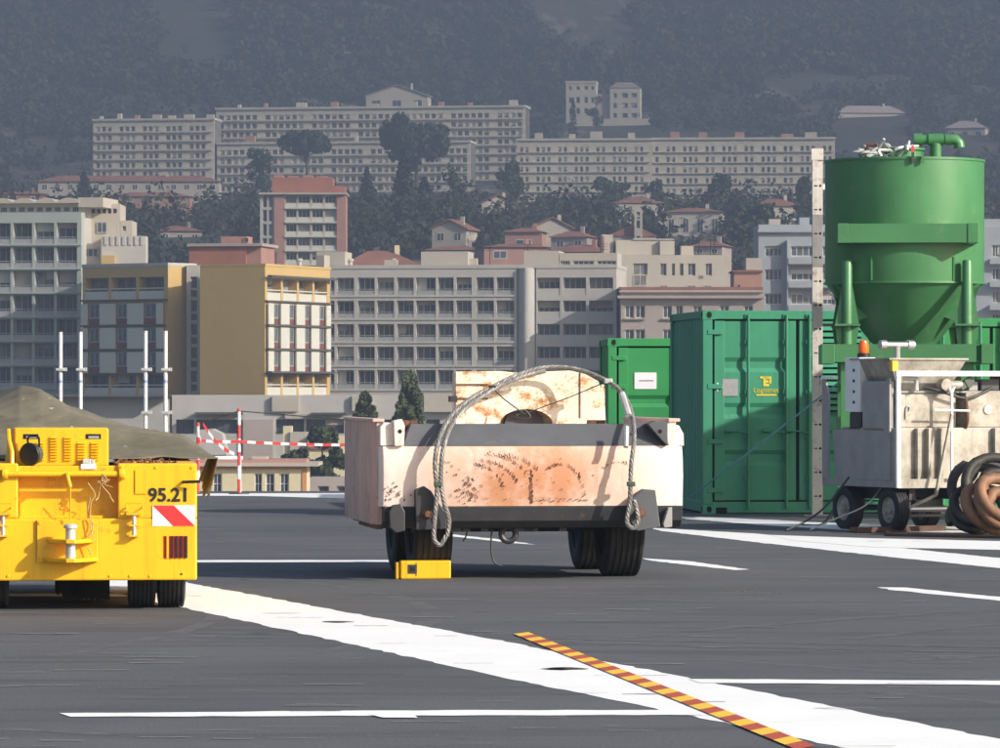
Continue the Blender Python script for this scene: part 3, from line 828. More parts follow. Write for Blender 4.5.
# cream housing behind the beam, arched opening at its foot
P = lambda x, y: (f.p(x, y, 0.75)[0], f.p(x, y, 0.75)[2])
arc = [P(526.5 + 26.5 * math.cos(a), 424 - 15 * math.sin(a)) for a in [math.pi * k / 12 for k in range(12, -1, -1)]]
outer = [P(*p) for p in ((606, 424), (604.5, 396), (598, 381), (585, 374), (570, 370.5), (515, 372.5), (500, 371), (456, 371.5), (456, 424))]
zfl = zt - 0.061
left, right = outer[-1], outer[0]
poly = [(left[0], zfl)] + [(arc[0][0], zfl)] + arc + [(arc[-1][0], zfl)] + [(right[0], zfl)] + outer[1:-1]
mb = MB(); mb.prism(poly, 0.75, 0.80); hs = mb.build('housing_plate', M['cream'], V)
mb = MB(); xm_ = (left[0] + right[0]) / 2 + 0.07; mb.prism([(xm_ + (x - xm_) * 0.82, z - (0.02 if i > 1 else 0)) for i, (x, z) in enumerate([(left[0], zfl), (right[0], zfl)] + outer[1:-1])], 1.0, 1.3); mb.build('housing_back', M['cream'], V)
mb = MB(); mb.box((left[0] + 0.002, 0.801, zfl), (left[0] + 0.03, 0.999, outer[-2][1] - 0.01)); mb.box((right[0] - 0.03, 0.801, zfl), (right[0] - 0.002, 0.999, outer[2][1] - 0.03))
mb.prism([(outer[-2][0] + 0.03, 0.801), (outer[4][0], 0.801), (outer[4][0], 0.999), (outer[-2][0] + 0.03, 0.999)], outer[-2][1] - 0.03, outer[-2][1] - 0.012, 'z')
mb.build('housing_sides', M['cream'], V)
mb = MB(); a, b = P(580, 371), P(581, 424); mb.box((a[0] - 0.004, 0.742, b[1] + 0.05), (a[0] + 0.004, 0.7495, a[1] - 0.015)); mb.build('weld_seam', M['rust'], hs)
for y in (384.5, 398.5):
    mb = MB(); a, b = P(456.5, y), P(488, y); mb.box((a[0], 0.738, a[1] - 0.006), (b[0], 0.7495, a[1] + 0.006)); mb.build('weld_seam', M['rust'], hs)
mb = MB(); q = P(526.5, 424); mb.lathe([(0.0, 0.88), (0.17, 0.88), (0.17, 0.99), (0.0, 0.99)], 24, (q[0], 0, q[1] - 0.02), 'y'); mb.build('winch_drum', M['mid_grey'], V, smooth=True)
mb = MB(); a, b = P(450, 396), P(456, 402); mb.box((a[0], 0.74, b[1]), (b[0] + 0.01, 0.86, a[1])); mb.build('stop_block', M['dark_steel'], V)
for x in (592, 601, 407, 413):
    a = f.p(x, 422, 0.3); mb = MB(); mb.cbox((a[0], 0.32, zt - 0.02), (0.07, 0.08, 0.1)); mb.build('top_cleat', M['rust'], V)
# rub marks left on the rear plate by slings and tyres: thin crusted arcs
mb = MB(); rnd = random.Random(11)
def dash(px, py, ang, l, w):
    p = f.p(px, py, -0.0)
    # follow the bowed plate
    t = (p[2] - zb) / (zc - zb); bow = -0.022 * math.sin(math.pi * min(1, max(0, t))) ** 0.7 - 0.0035
    ca, sa = math.cos(ang), math.sin(ang)
    mb.add([(p[0] + ca * a - sa * b, bow - (0.0 if k else 0.0), p[2] + sa * a + ca * b) for k, (a, b) in enumerate(((-l, -w), (l, -w), (l, w), (-l, w)))], [(0, 1, 2, 3)])
for cx, cy, rx, ry, a0, a1, n in ((560, 497, 24, 33, 0.05, 2.2, 34), (472, 500, 34, 36, 0.4, 1.5, 18), (478, 500, 44, 40, 0.5, 1.5, 22), (486, 500, 50, 46, 0.6, 1.6, 22), (494, 500, 58, 46, 0.75, 1.55, 16), (446, 480, 10, 18, 0.3, 2.3, 10), (620, 482, 24, 20, 1.3, 2.6, 10)):
    for k in range(n):
        a = a0 + (a1 - a0) * k / n
        if rnd.random() < 0.25: continue
        dash(cx + rx * math.cos(a) + rnd.uniform(-1, 1), cy - ry * math.sin(a), a + 0.6, rnd.uniform(0.004, 0.022), rnd.uniform(0.002, 0.0045))
for k in range(26): dash(531 + rnd.uniform(-1.2, 1.2), 470 + k * 1.3, 1.5, 0.008, rnd.uniform(0.003, 0.009))
for k in range(30): dash(536 + k * 1.75, 500 - 0.02 * k + rnd.uniform(-2.2, 1.8), rnd.uniform(0.2, 1.2), rnd.uniform(0.003, 0.012), rnd.uniform(0.0015, 0.004))
for k in range(46): dash(rnd.gauss(468, 7), rnd.gauss(492, 7), rnd.uniform(0.6, 2.4), rnd.uniform(0.004, 0.016), rnd.uniform(0.002, 0.006))
for k in range(22): dash(rnd.gauss(392, 6), rnd.gauss(494, 6), rnd.uniform(0, 3), rnd.uniform(0.004, 0.016), rnd.uniform(0.002, 0.007))
for k in range(90): dash(rnd.gauss(510, 38), rnd.uniform(450, 504), rnd.uniform(0, 3), rnd.uniform(0.002, 0.008), rnd.uniform(0.001, 0.004))
o = tag(mb.build('rub_marks', M['brown_rub'], face), kind='stuff')
# wire rope loop
def loop(px):
    out = []
    for x, y in px:
        c = -0.17 if y > 445 else -0.17 + 0.75 * ((445 - y) / 78.0)
        out.append(f.p(x, y, c))
    return smooth_path(out, 14)
wr = MB()
rope_mesh(wr, loop([(446, 536), (440, 545), (434, 538), (435, 515), (437, 490), (435, 462), (440, 436), (451, 416), (470, 399), (494, 386), (520, 374), (546, 367.5), (575, 369), (603, 379), (620, 391), (631, 411), (634, 438), (631, 468), (630, 500), (627, 522), (634, 528), (638, 518), (634, 500)]), 0.019, 4, 0.15)
rope_mesh(wr, loop([(447, 536), (449, 520), (444, 502), (441, 480), (443, 450), (452, 424), (468, 406), (492, 390), (518, 378), (545, 371)]), 0.019, 4, 0.15)
wr.build('wire_rope_loop', M['wire'], V, smooth=True)
def clip(px, py, s=0.03, c=None, m='cap_green'):
    c = (-0.17 if py > 445 else -0.17 + 0.75 * ((445 - py) / 78.0)) if c is None else c
    q = f.p(px, py, c); mb = MB(); mb.cbox(q, (s * 2.2, s * 2.0, s * 1.3)); mb.build('rope_clip', M[m], V, bevel=0.006)
clip(438, 484); clip(631, 484); clip(492, 387.5, 0.028, m='black'); clip(608, 381, 0.032, m='zinc')
a, b = f.p(626, 447, -0.19), f.p(626.5, 427, -0.1)
mb = MB(); mb.tube([a, b], 0.022, 8); mb.build('ferrule', M['zinc'], V, smooth=True)
a, b = f.p(629, 416, 0.08), f.p(622, 394, 0.27)
mb = MB(); mb.tube([a, b], 0.029, 8); mb.build('ferrule', M['zinc'], V, smooth=True)
mb = MB(); mb.tube([f.p(493, 389, 0.36), f.p(505, 400, 0.45), f.p(524, 414, 0.6)], 0.006, 5); mb.tube([f.p(608, 381, 0.43), f.p(570, 397, 0.6), f.p(524, 414, 0.6)], 0.005, 5)
mb.tube(smooth_path([f.p(516, 416, 0.58), f.p(524, 410, 0.6), f.p(530, 417, 0.6), (f.p(522, 419, 0.6)), f.p(513, 418, 0.62)], 5), 0.009, 5)
mb.build('lashing_wire', M['cable'], V)
# underside: hook, studs, hanging cable, axles, wheels
q = f.p(508.5, 534, 0.2)
mb = MB(); mb.tube([(q[0] + 0.06 * math.cos(a), 0.2, q[2] + 0.0 + 0.06 * math.sin(a)) for a in [math.tau * k / 18 for k in range(18)]], 0.026, 8, closed=True); mb.box((q[0] - 0.03, 0.18, q[2] + 0.05), (q[0] + 0.03, 0.22, zu + 0.02)); mb.build('tow_eye', M['dark_steel'], V, smooth=True)
for x, w in ((455, 0.05), (484, 0.03), (523, 0.08), (530, 0.06), (562, 0.03), (466, 0.03)):
    a = f.p(x, 530, 0.2); mb = MB(); mb.box((a[0] - w, 0.15, zu - 0.035), (a[0] + w, 0.26, zu + 0.01)); mb.build('underside_bracket', M['dark_steel'], V)
mb = MB(); mb.tube(smooth_path([f.p(492, 527, 0.2), f.p(491, 545, 0.2), f.p(492, 556, 0.2), f.p(495, 563, 0.2), f.p(502, 566, 0.2)], 5), 0.008, 6); mb.build('hanging_cable', M['cable'], V); mb = MB(); mb.tube(smooth_path([f.p(468, 526, 0.3), f.p(466, 536, 0.3), f.p(463, 541, 0.3)], 4), 0.007, 6); mb.build('hanging_cable', M['cable'], V)
R = 0.44
for c in (0.8, 2.25):
    for px in (428.5, 619):
        x = f.p(px, 560, 0.8)[0]; wheel(V, (x, c, R), R, 0.32)
    xa, xb = f.p(428.5, 560, 0.8)[0], f.p(619, 560, 0.8)[0]
    mb = MB(); mb.cyl((xa, c, R), (xb, c, R), 0.06, 12); mb.build('axle', M['dark_steel'], V, smooth=True)
mb = MB(); mb.box((xa + 0.4, 0.5, R + 0.05), (xb - 0.4, 2.4, zb - 0.01)); mb.build('chassis', M['dark_steel'], V)

# yellow chock in front of the near left wheel
fc = Fr(gx(425, 36.83), 36.83, 0, 8.0)
ck = thing('wheel_chock', 'small yellow wheel chock under the rusty trolley with a square dark socket', 'chock', fc)
a, b = fc.p(400.5, 558, 0), fc.p(451, 575, 0)
mb = MB(); mb.box((a[0], 0, 0.001), (b[0], 0.11, a[2] - b[2] + 0.01)); mb.build('block', M['yellow'], ck, bevel=0.012)
mb = MB(); s = fc.p(412.5, 566.5, 0); mb.cbox((s[0], -0.002, 0.085), (0.075, 0.006, 0.075)); so = mb.build('socket', M['dark_steel'], ck)
mb = MB(); mb.cbox((s[0], -0.006, 0.085), (0.036, 0.004, 0.036)); mb.build('socket_hole', M['hole'], so)
mb = MB(); mb.box((a[0] + 0.13, -0.004, 0.025), (a[0] + 0.135, -0.0005, 0.14)); mb.build('seam', M['rust'], ck)
mb = MB(); mb.box((a[0] - 0.035, 0.02, 0.001), (a[0] - 0.002, 0.10, 0.14)); mb.build('end_plate', M['yellow'], ck, bevel=0.006)

# ------------------------------------------------------------------ green shipping containers
def container(fr, W, L, H, label, mg='cgreen', ms='cside', grooves=((1.99, 1.80), (1.41, 1.21), (0.81, 0.61)), louver=True, group='green shipping containers', rods=True):
    C = thing('shipping_container', label, 'container', fr, group)
    p = 0.12
    mb = MB()
    for x in (0, W - p):
        for y in (0, L - p):
            mb.box((x, y, 0.12), (x + p, y + p, H - 0.12))
    mb.box((p, 0.004, H - 0.115), (W - p, 0.09, H - 0.005)); mb.box((p, 0.004, 0.01), (W - p, 0.09, 0.15))
    mb.box((p, L - 0.09, H - 0.115), (W - p, L - 0.004, H - 0.005)); mb.box((p, L - 0.09, 0.01), (W - p, L - 0.004, 0.15))
    for x in (0.006, W - 0.076):
        mb.box((x, p, H - 0.10), (x + 0.07, L - p, H - 0.006)); mb.box((x, p, 0.02), (x + 0.07, L - p, 0.16))
    mb.build('frame', M[mg], C, bevel=0.006)
    cast = MB(); cast.box((-0.004, -0.004, 0), (0.164, 0.164, 0.118)); cm = cast.mesh('corner_casting', M[mg])
    hole = MB(); hole.lathe([(0.0, -0.0065), (0.036, -0.0065), (0.036, -0.002)], 14, (0, 0, 0), 'y'); hm = hole.mesh('casting_hole', M['hole'])
    hole2 = MB(); hole2.lathe([(0.0, -0.0065), (0.032, -0.0065), (0.032, -0.002)], 14, (0, 0, 0), 'x'); hm2 = hole2.mesh('casting_hole', M['hole'])
    for x in (0, W - 0.16):
        for y in (0, L - 0.16):
            for z in (0, H - 0.118):
                c = link('corner_casting', cm, C, (x, y, z))
                if y == 0:
                    h = link('casting_hole', hm, c, (0.08, -0.001, 0.058)); h.scale = (0.9, 1, 1.15)
                if x == 0:
                    h = link('casting_hole', hm2, c, (-0.001, 0.08, 0.058))
    # corrugated side walls, rear wall, roof, floor
    for s, x in ((-1, 0.045), (1, W - 0.045)):
        mb = MB(); n = max(6, int(round((L - 0.3) / 0.278))); st = (L - 2 * p) / n; ys = []; y = p
        for i in range(n):
            ys += [(y, 0), (y + st * 0.26, 0), (y + st * 0.5, 0.036), (y + st * 0.76, 0.036)]; y += st
        ys.append((L - p, 0))
        poly = [(x - s * o + s * 0.02, yy) for yy, o in ys]
        poly += [(x - s * 0.03, L - p), (x - s * 0.03, p)]
        mb.prism(poly if s < 0 else poly[::-1], 0.161, H - 0.101, 'z'); mb.build('side_wall', M[ms], C)
    mb = MB(); mb.box((p, L - 0.05, 0.151), (W - p, L - 0.02, H - 0.116)); mb.build('rear_wall', M[ms], C)
    mb = MB(); mb.box((0.08, 0.09, H - 0.03), (W - 0.08, L - 0.09, H - 0.012)); mb.build('roof', M[mg], C)
    mb = MB(); mb.box((0.08, 0.09, 0.06), (W - 0.08, L - 0.09, 0.15)); mb.build('floor', M['seal'], C)
    # dark gap behind the doors
    mb = MB(); mb.box((p, 0.070, 0.15), (W - p, 0.082, H - 0.115)); mb.build('door_seal', M['seal'], C)
    mid = W / 2
    for side, (xa, xb) in enumerate(((p + 0.03, mid - 0.022), (mid + 0.022, W - p - 0.03))):
        prof = [(0.03, 0.175)]
        for zh, zl in sorted(grooves, key=lambda g: g[1]):
            prof += [(0.03, zl), (0.058, zl + 0.055), (0.058, zh - 0.055), (0.03, zh)]
        prof += [(0.03, H - 0.14), (0.066, H - 0.14), (0.066, 0.175)]
        mb = MB(); e = 0.13
        mb.prism(prof, xa + e, xb - e, 'x')
        lf = mb.build('door_leaf', M[mg], C)
        mb = MB()
        for u, w in ((xa, xa + e - 0.001), (xb - e + 0.001, xb)):
            mb.box((u, 0.022, 0.17), (w, 0.066, H - 0.135))
        mb.build('door_stile', M[mg], lf, bevel=0.004)
        outer = xa if side == 0 else xb
        for z in (0.30, 0.92, 1.62, H - 0.28):
            if z > H - 0.2: continue
            mb = MB(); q = -1 if side == 0 else 1
            mb.box((min(outer - q * 0.10, outer + q * 0.09), -0.008, z - 0.03), (max(outer - q * 0.10, outer + q * 0.09), 0.0215, z + 0.03)); mb.build('hinge', M[mg], lf, bevel=0.004)
        for t in ((0.41, 0.88) if side == 0 else (0.12, 0.59)) if rods or side else (0.88,):
            x = xa + (xb - xa) * t
            mb = MB(); mb.cyl((x, -0.012, 0.07), (x, -0.012, H - 0.06), 0.021, 10); rd = mb.build('lock_rod', M['rod'], C, smooth=True)
            for z in (0.085, 0.45, 0.98, 1.55, H - 0.4, H - 0.075):
                mb = MB(); mb.cbox((x, 0.004, z), (0.085, 0.034, 0.05)); mb.build('rod_keeper', M[mg], rd)
            mb = MB(); mb.tube([(x, -0.03, 1.03), (x - 0.16, -0.045, 1.05), (x - 0.30, -0.045, 1.05)], 0.011, 6); mb.tube([(x - 0.3, -0.02, 1.05), (x - 0.22, -0.02, 1.05)], 0.03, 6); mb.build('rod_handle', M['rod'], rd)
        if side == 1 and louver:
            lv = MB(); lv.box((xa + 0.22, 0.012, 1.30), (xa + 0.80, 0.029, H - 0.17)); lv = lv.build('vent_backing', M['hole'], lf)
            z = 1.32
            while z < H - 0.2:
                mb = MB(); mb.add([(xa + 0.22, 0.010, z + 0.05), (xa + 0.80, 0.010, z + 0.05), (xa + 0.80, -0.022, z), (xa + 0.22, -0.022, z), (xa + 0.22, 0.010, z), (xa + 0.80, 0.010, z)], [(0, 1, 2, 3)[::-1], (3, 2, 5, 4), (0, 3, 4), (1, 5, 2)])
                mb.build('vent_slat', M[mg], lv); z += 0.078
    return C

fA = Fr(gx(703, 55.9), 55.9, 0, 5.8)
CA = container(fA, 2.44, 2.99, 2.59, 'large green shipping container with a white 1 and yellow logo on its door')
q = fA.p(717.5, 387.5, 0.020); q = (q[0], 0.0175, q[2]); text('1', 0.14, M['white_film'], CA, q, name='number', bold=0.004)
a, b = fA.p(722.5, 379, 0.02), fA.p(738, 396, 0.02)
mb = MB(); mb.box((a[0], 0.018, b[2]), (b[0], 0.0275, a[2])); mb.build('data_plate', M['placard'], CA)
a = fA.p(766, 382, 0.02); lg = text('E', 0.15, M['logo'], CA, (a[0], 0.026, a[2]), name='logo', bold=0.008)
mb = MB(); w = 0.075
mb.box((a[0] - w, 0.024, a[2] + 0.045), (a[0] + w * 0.9, 0.0285, a[2] + 0.07)); mb.box((a[0] + w * 0.62, 0.024, a[2] - 0.02), (a[0] + w * 0.92, 0.0285, a[2] + 0.044))
mb.build('logo_frame', M['logo'], CA)
text('Logistnet', 0.088, M['logo'], CA, (a[0], 0.026, a[2] - 0.105), name='logo_lettering')
mb = MB(); mb.box((a[0] - 0.125, 0.024, a[2] - 0.175), (a[0] + 0.135, 0.0285, a[2] - 0.155)); mb.build('logo_underline', M['logo'], CA)
mb = MB(); mb.box(*fA.r(714, 507.5, 727, 513.2, -0.003, 0.003)); mb.build('forklift_pocket', M['hole'], CA)

fB = Fr(gx(608, 61.5), 61.5, 0, 1.5)
CB = container(fB, 2.2, 2.4, CAM_H + (388 - 338) * 61.5 / FPX, 'smaller bright green shipping container with a white paper notice, behind the large container', 'cgreen2', 'cgreen2', grooves=((1.50, 1.33), (0.85, 0.68)), louver=False, rods=False)
mb = MB(); mb.box(*fB.r(634.5, 372.5, 656.5, 389, 0.020, 0.028)); nt_ = mb.build('paper_notice', M['paper'], CB)
mb = MB(); mb.box(*fB.r(639, 380.2, 653.5, 381.2, 0.0175, 0.0195)); mb.build('print_line', M['ink'], nt_)
fC = Fr(gx(899, 57.6), 57.6, 0, 3.0)
CC_ = container(fC, 2.44, 2.99, 2.52, 'green shipping container mostly hidden behind the green hopper', 'cgreen2', 'cgreen2', louver=False)

# ------------------------------------------------------------------ green conical hopper
def hopper(x, y, label, Dn=53.0):
    fr = Fr(x, y, 0, -3.0)
    S = thing('cement_hopper', label, 'hopper', fr, 'green cement hoppers')
    R = 0.955; g = M['sgreen']
    z0, z1, z2 = gz(345, Dn), gz(282.5, Dn - 0.6), gz(158, Dn - 0.6)
    mb = MB(); mb.lathe([(R - 0.006, z1), (R, z1 + 0.02), (R, z2 - 0.03), (R + 0.012, z2 - 0.028), (R + 0.012, z2), (R - 0.05, z2 + 0.005), (0.0, z2 + 0.05)], 72); tank = mb.build('tank', g, S, smooth=True)
    mb = MB(); mb.lathe([(R + 0.02, z1 - 0.012), (R + 0.02, z1 + 0.012), (R + 0.003, z1 + 0.013)], 64); mb.build('flange', g, tank, smooth=True)
    mb = MB(); mb.lathe([(R - 0.012, z1 - 0.013), (0.42, z0 + 0.05), (0.32, z0 - 0.05), (0.20, z0 - 0.35), (0.20, z0 - 0.45), (0, z0 - 0.45)], 64); mb.build('cone', g, S, smooth=True)
    # square collar of channel beams round the tank, front one nearest the camera
    za, zb_ = gz(242.5, Dn - 1.05), gz(223.5, Dn - 1.05)
    for sy in (-1, 1):
        bm = MB(); y0, y1 = sy * (R + 0.10), sy * 0.50; w = 0.0
        bm.box((-0.70, min(y0, y0 - sy * 0.012), za), (0.70, max(y0, y0 - sy * 0.012), zb_))
        for z in (za, zb_ - 0.012): bm.box((-0.70, min(y0 - sy * 0.0125, y1), z + 0.0005), (0.70, max(y0 - sy * 0.0125, y1), z + 0.0115))
        bm.build('collar_beam', g, S)
        for xx in (-0.765, 0.765):
            bm = MB(); bm.box((xx - 0.062, min(y0 + sy * 0.01, y1), za - 0.004), (xx + 0.062, max(y0 + sy * 0.01, y1), zb_ + 0.004)); bm.build('collar_end', g, S, bevel=0.004)
    # four tubular legs with sleeves and gusset plates down to the base frame
    zf0, zf1 = gz(362, Dn - 1), gz(344, Dn - 1)
    for sx in (-0.71, 0.71):
        for sy in (-0.80, 0.80):
            mb = MB(); mb.lathe([(0.0, zf1), (0.06, zf1), (0.06, z1 + 0.24), (0.05, z1 + 0.26), (0, z1 + 0.262)], 16, (sx, sy, 0)); lg = mb.build('leg', g, S, smooth=True)
            mb = MB(); zz = gz(325, Dn - 0.8); mb.cbox((sx, sy, zz), (0.30, 0.24, 0.026)); mb.build('leg_flange', g, lg, bevel=0.004)
            mb = MB()
            for k, l in ((-1, 0.14), (1, 0.14)):
                mb.prism([(sx + k * 0.06, z1 - 0.03), (sx + k * 0.06, zz + 0.016), (sx + k * l, zz + 0.016)], sy - 0.01, sy + 0.01)
                mb.prism([(sx + k * 0.06, zz - 0.016), (sx + k * 0.06, zf1 + 0.002), (sx + k * 0.11, zf1 + 0.002), (sx + k * l, zz - 0.016)], sy - 0.01, sy + 0.01)
            mb.build('leg_gusset', g, lg)
            mb = MB(); t = -1 if sx < 0 else 1
            mb.prism([(sx * 0.99, z1 - 0.015), (sx * 0.99, zz + 0.02), (sx * 0.55, zz + 0.02 + 0.1), (sx * 1.25, z1 - 0.015)], sy * 0.55 - 0.008, sy * 0.55 + 0.008); mb.build('bracing_plate', g, lg)
            mb = MB(); mb.box((sx - 0.075, sy - 0.075, 0.03), (sx + 0.075, sy + 0.075, zf0 - 0.001)); mb.box((sx - 0.14, sy - 0.14, 0.001), (sx + 0.14, sy + 0.14, 0.029)); mb.build('stand_post', g, lg)
    W = 0.94
    for sy in (-0.96, 0.96):
        mb = MB(); mb.box((-W, sy - 0.012, zf0 + 0.001), (W * 0.86, sy + 0.012, zf1 - 0.004)); s = 1 if sy < 0 else -1
        mb.box((-W, min(sy + s * 0.013, sy + s * 0.2), zf0 + 0.001), (W, max(sy + s * 0.013, sy + s * 0.2), zf0 + 0.018)); mb.box((-W, min(sy + s * 0.013, sy + s * 0.2), zf1 - 0.018), (W, max(sy + s * 0.013, sy + s * 0.2), zf1 - 0.001)); mb.build('base_beam', g, S)
    for sx in (-W, W):
        mb = MB(); mb.box((sx - 0.075, -1.0, zf0 - 0.02), (sx + 0.075, 1.0, zf1 + 0.002)); mb.build('base_beam', g, S, bevel=0.004)
    # top: hatch, tee pipe, tangle of hose and fittings
    zt_ = z2 + 0.045
    mb = MB(); mb.lathe([(0.26, zt_ - 0.02), (0.26, zt_ + 0.06), (0.29, zt_ + 0.062), (0.29, zt_ + 0.085), (0.0, zt_ + 0.11)], 28, (-0.05, -0.25, 0)); mb.build('hatch', g, S, smooth=True)
    px = 0.36
    mb = MB(); mb.lathe([(0.068, zt_ - 0.02), (0.068, zt_ + 0.14), (0.055, zt_ + 0.15), (0.055, zt_ + 0.24)], 16, (px, -0.3, 0)); zp = zt_ + 0.19
    mb.lathe([(0.0, -0.26), (0.075, -0.26), (0.075, -0.16), (0.056, -0.158), (0.056, -0.09), (0.072, -0.088), (0.072, 0.09), (0.058, 0.092), (0.058, 0.11), (0.066, 0.112), (0.066, 0.19), (0.0, 0.19)], 16, (px, -0.3, zp), 'x')
    mb.tube([(px + 0.18, -0.3, zp), (px + 0.24, -0.3, zp - 0.005), (px + 0.275, -0.3, zp - 0.04), (px + 0.285, -0.3, zp - 0.10)], [0.064, 0.066, 0.066, 0.068], 12); mb.build('tee_pipe', g, S, smooth=True)
    mb = MB(); rnd = random.Random(4)
    for k in range(14):
        a0 = Vector((rnd.uniform(-0.55, -0.12), rnd.uniform(-0.75, -0.35), zt_ + rnd.uniform(-0.03, 0.02)))
        pts = [a0 + Vector((rnd.uniform(-0.1, 0.22), rnd.uniform(-0.1, 0.1), rnd.uniform(-0.01, 0.11))) * (t + 0.2) for t in (0, 0.5, 1, 1.4)]
        pts[0].z = zt_ - 0.03
        mb.tube(smooth_path(pts, 4), rnd.uniform(0.008, 0.02), 6)
    mb.build('fittings', M['zinc'], S, smooth=True)
    mb = MB(); mb.tube([(-0.5, -0.6, zt_ - 0.02), (-0.45, -0.62, zt_ + 0.11), (-0.36, -0.62, zt_ + 0.12), (-0.33, -0.62, zt_ + 0.05)], 0.025, 7); mb.build('hose_end', M['rust'], S)
    for xx in (0.06, 0.175):
        mb = MB(); mb.box((xx - 0.016, -R - 0.04, z2 - 0.075), (xx + 0.016, -R - 0.008, z2 + 0.05)); mb.build('hatch_clamp', M['cap_green'] if xx < 0.1 else g, S)
    mb = MB(); mb.bar((0.06, -R + 0.02, z2), (0.06, -R + 0.03, z2 + 0.13), 0.03); mb.build('clamp_handle', M['red_band'], S)
    for a in (math.radians(-116), math.radians(-55)):
        mb = MB(); mb.bar((R * 1.008 * math.cos(a), R * 1.008 * math.sin(a), z1 + 0.02), (R * 1.008 * math.cos(a), R * 1.008 * math.sin(a), z1 + 0.30), 0.02); mb.build('welded_rib', g, tank)
    return S
H1 = hopper(gx(904.5, 53), 53.0, 'tall green conical hopper with a tee pipe on its lid, behind the wheeled pump')
shade_hopper = copy_tree(H1)  # added out of view so its shadow falls on the container door
shade_hopper.location = (9.55, 52.4, 0); shade_hopper['label'] = 'unseen second green hopper added right of the pump to shade the large container door'

# ------------------------------------------------------------------ perforated pole in front of the large container
fp = Fr(gx(817.5, 54.9), 54.9, 0, 0)
PO = thing('perforated_pole', 'tall cream perforated steel pole standing before the large green container', 'pole', fp)
x0, x1 = fp.p(812.3, 400, 0)[0], fp.p(822.8, 400, 0)[0]; xm = x0 + (x1 - x0) * 0.52
zs = [fp.p(817, y, 0)[2] for y in (513, 300, 267, 215, 150)]; zs[0] = 0.02
for i in range(4):
    mb = MB(); mb.box((x0, 0.0, zs[i]), (xm, 0.07, zs[i + 1] - 0.002)); mb.box((xm + 0.0005, 0.012, zs[i]), (x1, 0.07, zs[i + 1] - 0.002)); mb.build('pole_section', M['pole_grey' if i == 2 else 'pole'], PO, bevel=0.003)
z = 0.25
hm = MB(); hm.lathe([(0.0, -0.001), (0.016, -0.001), (0.016, 0.0005)], 10, (0, 0, 0), 'y'); hm = hm.mesh('hole', M['hole'])
sm = MB(); sm.box((0, -0.002, -0.007), (xm - x0 + 0.002, 0.0, 0.007)); sm = sm.mesh('slot', M['hole'])
while z < zs[4] - 0.3:
    link('hole', hm, PO, ((xm + x1) / 2, 0.0115, z)); link('slot', sm, PO, (x0 + (xm - x0) * 0.35, -0.0005, z)).scale = (0.6, 1, 1); z += 0.298
mb = MB(); mb.box(*fp.r(823, 184, 833.5, 189.5, 0.02, 0.05)); mb.build('side_arm', M['white_paint'], PO)
mb = MB(); mb.box(*fp.r(811.5, 148.5, 823.5, 160, -0.004, 0.075)); mb.build('top_cap', M['pole'], PO)
mb = MB(); mb.box((x0 - 0.1, -0.06, 0.001), (x1 + 0.1, 0.14, 0.019)); mb.build('base_plate', M['pole_grey'], PO)

# guy rope from the container's foot up past the pole
mb = MB(); mb.tube([Vector(ground(690, 497.5, 0.22)) * 0 + Vector((gx(690, 55.5), 55.5, gz(497.5, 55.5))), Vector((gx(760, 54.2), 54.2, gz(444, 54.2))), Vector((gx(846, 52.6), 52.6, gz(377, 52.6)))], 0.011, 6)
tag(mb.build('guy_rope', M['blue_rope'], smooth=True), 'taut blue grey rope slanting across the large container door', 'rope')

# ------------------------------------------------------------------ wheeled pump trailer
f = Fr(gx(895, 48.7), 48.7, 0, 25.0)
U = thing('pump_trailer', 'galvanised wheeled pump with an orange beacon and white guard frame, before the green hopper', 'trailer', f)
LX, LY = 1.95, 1.65
zf0, zf1 = gz(488, 48.7), gz(481, 48.7)
mb = MB(); mb.box((0, 0, zf0), (LX, LY, zf1)); mb.build('bed_frame', M['galv_grey'], U, bevel=0.006)
mb = MB(); mb.box((0.002, -0.012, zf0 - 0.004), (LX, -0.001, zf1 + 0.02)); mb.build('bed_edge', M['galv'], U)
# white guard frame
zr = gz(373.5, 48.7)
mb = MB(); mb.box((-0.003, -0.05, zf0), (0.045, -0.013, zr - 0.03)); mb.build('guard_post', M['white_paint'], U, bevel=0.004)
mb = MB(); mb.box((LX - 0.05, -0.05, zf0), (LX, -0.013, zr - 0.03)); mb.build('guard_post', M['white_paint'], U, bevel=0.004)
mb = MB(); mb.box((-0.012, -0.055, zr - 0.029), (LX + 0.01, -0.008, zr + 0.029)); mb.build('guard_rail', M['white_paint'], U, bevel=0.004)
# sunlit tank panels
zm = gz(428, 48.7); zh = gz(393, 48.7)
mb = MB(); mb.box((0.05, 0.06, zf1 + 0.001), (LX - 0.03, LY - 0.35, zm)); mb.build('lower_tank', M['galv'], U, bevel=0.01)
mb = MB(); mb.box((0.10, 0.13, zm + 0.001), (0.86, LY - 0.5, zh)); mb.build('upper_tank', M['galv'], U, bevel=0.01)
mb = MB(); mb.box((0.97, 0.10, zm + 0.001), (LX - 0.05, LY - 0.5, zh + 0.02)); mb.build('upper_tank', M['galv'], U, bevel=0.01)
mb = MB(); mb.box((0.11, 0.10, zh + 0.002), (LX - 0.05, LY - 0.52, zh + 0.022)); mb.build('lid', M['galv_grey'], U)
for x in (0.30, 0.44, 0.60, 1.30):
    mb = MB(); mb.box((x - 0.014, -0.010, zf1 + 0.021), (x + 0.014, 0.058, zm - 0.005)); mb.build('panel_rib', M['galv'], U)
